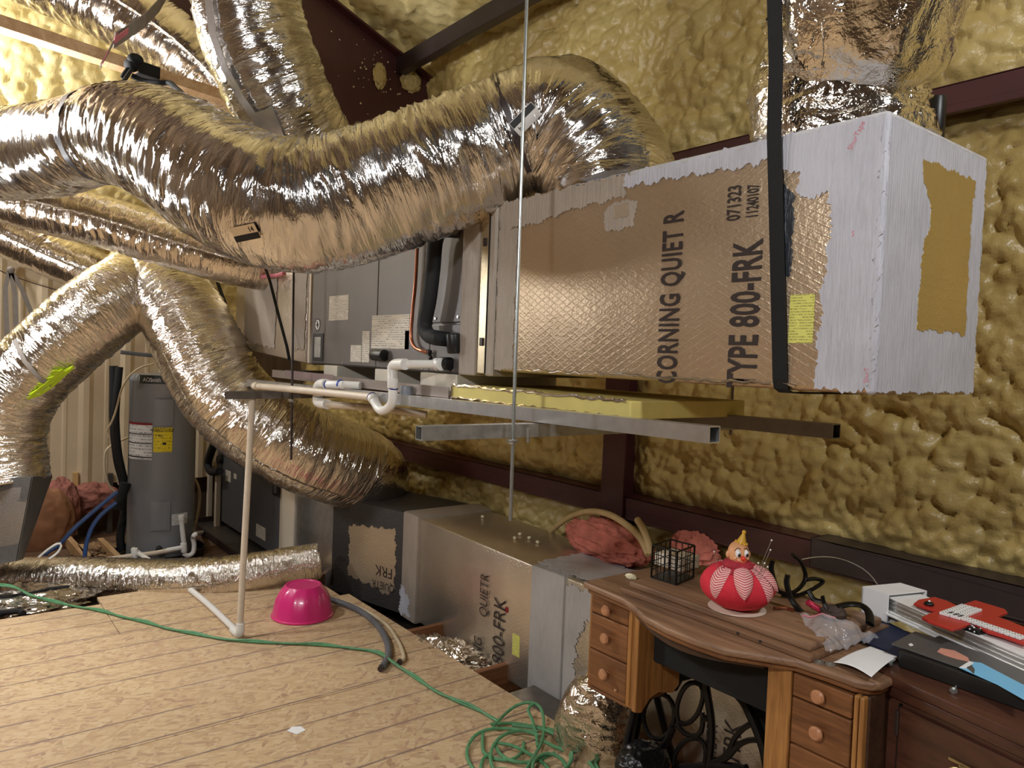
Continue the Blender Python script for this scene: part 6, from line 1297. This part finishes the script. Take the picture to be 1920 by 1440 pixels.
# paper, washers, navy folder
n, m = 24, 24; c4p = [Vector(p) for p in ((-0.9497, 1.7982, 0.766), (-0.8398, 1.7691, 0.775), (-0.8593, 1.945, 0.78), (-0.944, 1.9732, 0.772))]
Vp = np.zeros((n, m, 3))
for i in range(n):
    for j in range(m):
        a, b = i / (n - 1), j / (m - 1); p = c4p[0].lerp(c4p[1], a).lerp(c4p[3].lerp(c4p[2], a), b); Vp[i, j] = p + Vector((0, 0, 0.008 * math.sin(PI * a) * (1 - b) + 0.004 * math.sin(PI * b)))
o = grid_obj('paper_sheet', Vp, 'paper_white'); so = o.modifiers.new('thick', 'SOLIDIFY'); so.thickness = 0.0006
tag(o, 'curled sheet of white paper bridging the sewing table and the brown cabinet', 'paper')
for q, lb in (((-0.9774, 1.7795, 0.7605), 'flat clear washer ring on the sewing table, left of two'), ((-0.9549, 1.7903, 0.7605), 'flat clear washer ring on the sewing table, beside the paper')):
    mb = MB(); mb.lathe([(0.007, 0.0), (0.014, 0.0), (0.014, 0.002), (0.007, 0.002), (0.007, 0.0)], q, 24); tag(mb.build('washer_ring', 'dull_zinc', None, smooth=True), lb, 'washer')
c_ = [Vector(p) for p in ((-1.0506, 2.0156, 0.764), (-1.1155, 2.2713, 0.764), (-0.9061, 2.147, 0.772), (-0.8671, 1.9629, 0.772))]
tag(MB().prism(c_, (0, 0, 0.006)).build('navy_folder', 'navy', None, 0.002), 'dark navy folder lying under the zip bag and the white box', 'folder')

# ================================================================== BROWN CABINET AND WHAT IS ON IT
cb = thing('brown_cabinet', 'dark brown wooden cabinet with a ring pull, at the right edge beside the sewing table', 'cabinet', (-0.4, 2.1, 0.0))
ca, cbv = Vector((-0.885, 1.857, 0)), Vector((-0.530, 1.783, 0)); cd = (cbv - ca).normalized(); cn = Vector((-cd.y, cd.x, 0))
def cbox(x0, x1, y0, y1, z0, z1): return MB().obox(ca + cd * ((x0 + x1) / 2) + cn * ((y0 + y1) / 2) + UZ * ((z0 + z1) / 2), cd, cn, UZ, (x1 - x0) / 2, (y1 - y0) / 2, (z1 - z0) / 2)
cbox(0.0, 0.85, 0.0, 0.46, 0.738, 0.765).build('cabinet_top', 'cabinet_wood', cb, 0.006, True)
cbox(0.004, 0.84, 0.004, 0.455, 0.712, 0.738).build('top_moulding', 'cabinet_wood', cb, 0.006, True)
cbox(0.02, 0.82, 0.022, 0.44, 0.0, 0.712).build('carcass', 'cabinet_wood', cb, 0.003)
dr_ = cbox(0.075, 0.60, 0.010, 0.0225, 0.08, 0.695).build('door', 'cabinet_wood', cb, 0.003)
cbox(0.072, 0.0755, 0.012, 0.024, 0.08, 0.70).build('door_gap', 'ink_black', cb)
for z in (0.655, 0.20): cbox(0.069, 0.079, 0.004, 0.014, z - 0.03, z + 0.03).build('hinge', 'dark_steel', cb, 0.002)
rp_ = cbox(0.205, 0.275, 0.003, 0.010, 0.632, 0.640).build('pull_plate', 'brass', cb, 0.002)
cbox(0.232, 0.248, -0.002, 0.010, 0.600, 0.636).build('pull_tongue', 'brass', cb, 0.003)
rc = ca + cd * 0.24 - cn * 0.004 + UZ * 0.595
MB().tube([rc + cd * (math.cos(a) * 0.032) + UZ * (math.sin(a) * 0.032) for a in np.linspace(0, 2 * PI, 28, endpoint=False)], 0.0045, 8, closed=True).build('pull_ring', 'brass', cb, smooth=True)
# black thick-edged frame and slate picture on it
f0 = Vector((-0.8458, 1.9148, 0.7655)); f1 = Vector((-0.568, 1.9033, 0.7655)); fd_ = (f1 - f0).normalized(); fn = Vector((-fd_.y, fd_.x, 0))
fb = thing('black_slab_frame', 'black thick-edged framed board lying flat on the brown cabinet', 'frame', tuple(f0))
MB().obox(f0 + fd_ * 0.30 + fn * 0.11 + UZ * 0.0205, fd_, fn, UZ, 0.30, 0.11, 0.0200).build('frame_edge', 'black_frame', fb, 0.003)
slc = [Vector(p) for p in ((-0.8736, 1.9353, 0.8075), (-0.8799, 2.0705, 0.8075))]
sp = thing('picture_board', 'thin grey picture with a hand and blue sky, lying on the black frame', 'picture', tuple(slc[0]))
sd_ = (Vector((-0.6383, 1.918, 0.8075)) - slc[0]).normalized(); s2 = slc[1] - slc[0]
MB().prism([slc[0], slc[0] + sd_ * 0.55, slc[0] + sd_ * 0.55 + s2 * 1.2, slc[0] + s2 * 1.1], (0, 0, 0.004)).build('board', 'slate_board', sp, 0.001)
zt = 0.8118; O_ = Vector((0, 0, zt))
def flat(name, pts, mat, parent, th=0.0006):
    return MB().prism([Vector((p[0], p[1], zt)) for p in pts], (0, 0, th)).build(name, mat, parent)
flat('hand_print', [(-0.7811, 1.9769, 0.812), (-0.7869, 2.0123, 0.812), (-0.7592, 2.0241, 0.812), (-0.7211, 2.0039, 0.812), (-0.7077, 1.9776, 0.812), (-0.7317, 1.9693, 0.812), (-0.7591, 1.9684, 0.812)], 'hand_print', sp)
flat('sky_print', [(-0.7072, 1.9155, 0.812), (-0.7091, 1.9813, 0.812), (-0.6888, 1.9956, 0.812), (-0.569, 1.9308, 0.812), (-0.5413, 1.8424, 0.812), (-0.6169, 1.8867, 0.812)], 'sky_print', sp)
flat('white_print', [(-0.7072, 1.9155, 0.812), (-0.7091, 1.9813, 0.812), (-0.699, 1.9795, 0.812), (-0.6944, 1.9242, 0.812)], 'paper_white', sp, 0.0009)
flat('mountain_print', [(-0.6971, 1.9312, 0.812), (-0.6965, 1.9604, 0.812), (-0.6803, 1.9352, 0.812), (-0.6715, 1.9054, 0.812)], 'slate_board', sp, 0.0009)
flat('scuff_mark', [(-0.8452, 1.9654, 0.812), (-0.8441, 1.9804, 0.812), (-0.8341, 1.9698, 0.812), (-0.8353, 1.9549, 0.812)], 'paper_white', sp)
# long white box with an aluminium bar in it
w0 = Vector((-1.088, 2.203, 0.775)); w1 = Vector((-1.005, 2.190, 0.775)); bd = (Vector((-0.618, 2.040, 0)) - Vector((-1.0, 2.205, 0))).normalized(); wu = (w1 - w0)
wbk = thing('white_carton_end', 'white open-ended carton sleeve holding a long aluminium bar', 'box', tuple(w0))
dp = Vector((0.045, 0.145, 0)); hz_ = Vector((0, 0, 0.080)); t_ = 0.003
base4 = [w0, w1, w1 + dp, w0 + dp]
MB().prism(base4, (0, 0, t_)).build('carton_bottom', 'paper_white', wbk); MB().prism([p + hz_ for p in base4], (0, 0, t_)).build('carton_top', 'paper_white', wbk)
MB().hexa([w0, w1, w1 + dp * 0.03, w0 + dp * 0.03] + [p + hz_ for p in (w0, w1, w1 + dp * 0.03, w0 + dp * 0.03)]).build('carton_front', 'paper_white', wbk)
MB().hexa([w0, w0 + wu * 0.05, w0 + wu * 0.05 + dp, w0 + dp] + [p + hz_ for p in (w0, w0 + wu * 0.05, w0 + wu * 0.05 + dp, w0 + dp)]).build('carton_side', 'paper_white', wbk)
MB().hexa([w0 + dp * 0.97, w1 + dp * 0.97, w1 + dp, w0 + dp] + [p + hz_ for p in (w0 + dp * 0.97, w1 + dp * 0.97, w1 + dp, w0 + dp)]).build('carton_back', 'paper_white', wbk)
al = thing('aluminium_bar', 'long grooved aluminium bar with white flanges lying across the brown cabinet', 'bar', tuple(w1 + UZ * 0.025))
bn = Vector((-bd.y, bd.x, 0)); s0 = w1 - bd * 0.03 + bn * 0.012
def bar(y0, y1, z0, z1, L=0.75): return MB().obox(s0 + bd * (L / 2) + bn * ((y0 + y1) / 2) + UZ * ((z0 + z1) / 2), bd, bn, UZ, L / 2, (y1 - y0) / 2, (z1 - z0) / 2)
bar(0.004, 0.12, 0.028, 0.068).build('bar_body', 'aluminium', al, 0.002)
for z in (0.034, 0.046, 0.058): bar(0.0, 0.006, z, z + 0.004).build('bar_rib', 'aluminium', al, 0.001)
bar(0.0, 0.124, 0.068, 0.072).build('top_flange', 'white_plastic', al, 0.001)
bar(-0.014, 0.10, 0.023, 0.028).build('bottom_flange', 'white_plastic', al, 0.001)
bar(-0.004, 0.004, 0.030, 0.034).build('lower_rib', 'white_plastic', al, 0.001)
# red cross-shaped domino rack with white and black dominoes
ZR = 0.8555
rc_ = thing('domino_rack', 'red plastic cross-shaped domino tray lying on the aluminium bar', 'tray', (-0.8102, 2.1811, 0.8555))
cross = [(-0.9196, 2.1575, 0.8555), (-0.9276, 2.2051, 0.8555), (-0.9134, 2.2733, 0.8555), (-0.8786, 2.2683, 0.8555), (-0.8405, 2.2452, 0.8555), (-0.8383, 2.2999, 0.8555), (-0.8357, 2.3479, 0.8555), (-0.756, 2.3337, 0.8555), (-0.7413, 2.3091, 0.8555), (-0.7446, 2.241, 0.8555), (-0.7081, 2.2323, 0.8555), (-0.6645, 2.2089, 0.8555), (-0.6231, 2.078, 0.8555), (-0.6786, 2.0916, 0.8555), (-0.7148, 2.0938, 0.8555), (-0.759, 2.1209, 0.8555), (-0.7641, 2.0559, 0.8555), (-0.7683, 2.0285, 0.8555), (-0.8317, 2.0399, 0.8555), (-0.8542, 2.0555, 0.8555), (-0.8567, 2.1053, 0.8555), (-0.8517, 2.145, 0.8555), (-0.8846, 2.1481, 0.8555)]
MB().prism([Vector(p) for p in cross], (0, 0, 0.008)).build('rack_body', 'red_plastic', rc_, 0.002, ang=1.2)
nd_ = 0
def domino(px, col='white_plastic', dot='ink_black', lab=''):
    global nd_
    t = thing('domino', lab, 'domino', px, 'dominoes on the red tray' if col == 'white_plastic' else None)
    d1 = (Vector(tray_u)).normalized(); d2 = Vector((-d1.y, d1.x, 0))
    MB().obox(Vector(px) + UZ * 0.004, d1, d2, UZ, 0.0062, 0.0125, 0.0036).build('tile', col, t, 0.001)
    mb = MB()
    for a, b in ((0.4, 0.6), (-0.4, 0.3), (0.4, -0.3), (-0.4, -0.6)):
        c = Vector(px) + UZ * 0.0076 + d1 * (0.0062 * a) + d2 * (0.0125 * b); mb.cyl(c, c + UZ * 0.0006, 0.0012, 8)
    mb.build('pips', dot, t)
tA, tB = Vector((-0.8232, 2.1393, 0.8636)), Vector((-0.6361, 2.1001, 0.8636)); tray_u = (tB - tA)
tv = Vector((-tray_u.y, tray_u.x, 0)).normalized(); tu = tray_u.normalized(); L_ = tray_u.length
nI = int(L_ / 0.0135)
ORD = ['first', 'second', 'third', 'fourth', 'fifth', 'sixth', 'seventh', 'eighth', 'ninth', 'tenth', 'eleventh', 'twelfth', 'thirteenth', 'fourteenth', 'fifteenth', 'sixteenth', 'seventeenth', 'eighteenth', 'nineteenth', 'twentieth']
for i in range(nI):
    c = tA + tu * (0.008 + i * 0.0135)
    domino(tuple(c), lab='white domino, %s from the left in the long row on the red tray' % ORD[i])
tC = Vector((-0.8199, 2.1213, 0.8636)); tD = Vector((-0.8163, 2.2477, 0.8636)); du = (tD - tC).normalized()
tray_u = tuple(du)
for i in range(int((tD - tC).length / 0.0135) + 1):
    for r_ in range(2):
        c = tC + du * (0.0135 * i) + Vector((du.y, -du.x, 0)) * (-0.004 + 0.0265 * r_)
        domino(tuple(c), lab='white domino, %s from the near end in the %s crosswise row on the red tray' % (ORD[i], ('left', 'right')[r_]))
tray_u = (1.0, -0.3, 0)
bl = thing('black_die_charm', 'black white-dotted lump on the left arm of the red tray', 'charm', (-0.8902, 2.183, 0.864))
MB().ball((-0.8867, 2.1743, 0.868), 0.013, 1, 1, 0.5).build('charm_body', 'black_plastic', bl, smooth=True)
MB().ball(Vector((-0.8888, 2.1794, 0.868)) + Vector((0.002, -0.004, 0.006)), 0.0035).build('charm_dot', 'white_plastic', bl, smooth=True)
bx = thing('black_domino', 'black white-dotted domino under the front edge of the red tray', 'domino', (-0.7474, 2.1038, 0.85))
c_ = Vector((-0.7502, 2.105, 0.8475)); MB().obox(c_ + UZ * 0.006, tu, tv, UZ, 0.024, 0.013, 0.0065).build('tile', 'black_plastic', bx, 0.003, True)
mb = MB()
for a, b in ((-0.7, -0.4), (-0.2, 0.3), (0.3, -0.5), (0.7, 0.3), (0.1, -0.1), (-0.5, 0.6)): mb.ball(c_ + UZ * 0.0125 + tu * (0.024 * a) + tv * (0.013 * b), 0.0022, n=8, m=6)
for a, z in ((-0.6, 0.006), (0.0, 0.008), (0.5, 0.005)): mb.ball(c_ + UZ * z + tu * (0.024 * a) - tv * 0.013, 0.0022, n=8, m=6)
mb.build('pips', 'white_plastic', bx, smooth=True)
# screws
def screw(p, d, lab):
    t = thing('hex_bolt', lab, 'bolt', p); p = Vector(p); d = Vector(d).normalized()
    MB().cyl(p, p + d * 0.022, 0.0028, 10).build('shank', 'rod_steel', t, smooth=True); MB().cyl(p - d * 0.006, p, 0.007, 6).build('bolt_head', 'rod_steel', t, 0.001); MB().cyl(p - d * 0.0005, p + d * 0.001, 0.0085, 16).build('bolt_flange', 'rod_steel', t)
screw((-0.6973, 1.8665, 0.773), (-0.1, 0.6, 0.1), 'small silver bolt lying on the brown cabinet in front of the black frame')
screw((-0.857, 1.8956, 0.774), (0.1, 0.6, 0.2), 'small silver bolt at the left front corner of the brown cabinet top')

# insulation roll and bent tube on the low trunk
tag(crumple('insulation_roll', (-2.62, 2.68, 0.60), 0.30, 0.12, 0.10, 'pink_batt', '', 'insulation', 61.0, 0.18, 2.2, -0.12), 'piece of pink fluffy insulation lying on the low duct box behind the sewing table', 'insulation')
tag(crumple('insulation_roll', (-2.22, 2.86, 0.62), 0.14, 0.07, 0.09, 'pink_batt', '', 'insulation', 66.0, 0.2, 2.2, -0.1), 'smaller pink insulation lump behind the wire basket', 'insulation')
bt = thing('bent_tube', 'pale flexible tube arched over the pink insulation', 'hose', (-2.6, 2.7, 0.53))
tubeobj('tube_length', [(-3.286, 2.84, 0.444), (-3.1289, 2.78, 0.5521), (-2.9359, 2.72, 0.659), (-2.7331, 2.66, 0.7316), (-2.5611, 2.62, 0.7545), (-2.4083, 2.58, 0.742), (-2.2849, 2.55, 0.7064), (-2.2035, 2.52, 0.651)], 0.016, 'pale_tube', bt, 10)
tubeobj('tube_length', [(-2.333, 2.58, 0.7769), (-2.2804, 2.56, 0.7502), (-2.2312, 2.54, 0.7095), (-2.1882, 2.52, 0.6546)], 0.016, 'pale_tube', bt, 10)
# loose foam crumbs on the trunk and girts
crumbs = [(-3.1832, 2.5749, 0.525), (-3.0922, 2.5655, 0.525), (-2.9972, 2.5465, 0.525), (-3.6483, 2.654, 0.525), (-3.1304, 2.4962, 0.525)]
for k, q in enumerate(crumbs):
    o = crumple('foam_crumb', (q[0], q[1], q[2] + 0.005), 0.012, 0.009, 0.008, 'foam_scrap', '', '', 70.0 + k, 0.4, 3, 0, 16, 10)
    tag(o, 'tiny pale foam crumb on the top of the low duct run', 'foam', 'foam crumbs on the low duct run')
for k, (q, s) in enumerate((((-4.93, 2.526, 3.4898), (0.012, 0.05, 0.085)), ((-4.93, 2.7799, 3.5166), (0.03, 0.08, 0.075)))):
    o = crumple('foam_blob', q, *s, 'spray_foam_pale', '', 'foam', 80.0 + k, 0.35, 2.2, 0, 50, 30)
    tag(o, ['narrow yellow foam blob stuck on the maroon rafter', 'wider yellow foam blob at the foot of the maroon rafter above the thick duct'][k], 'foam')
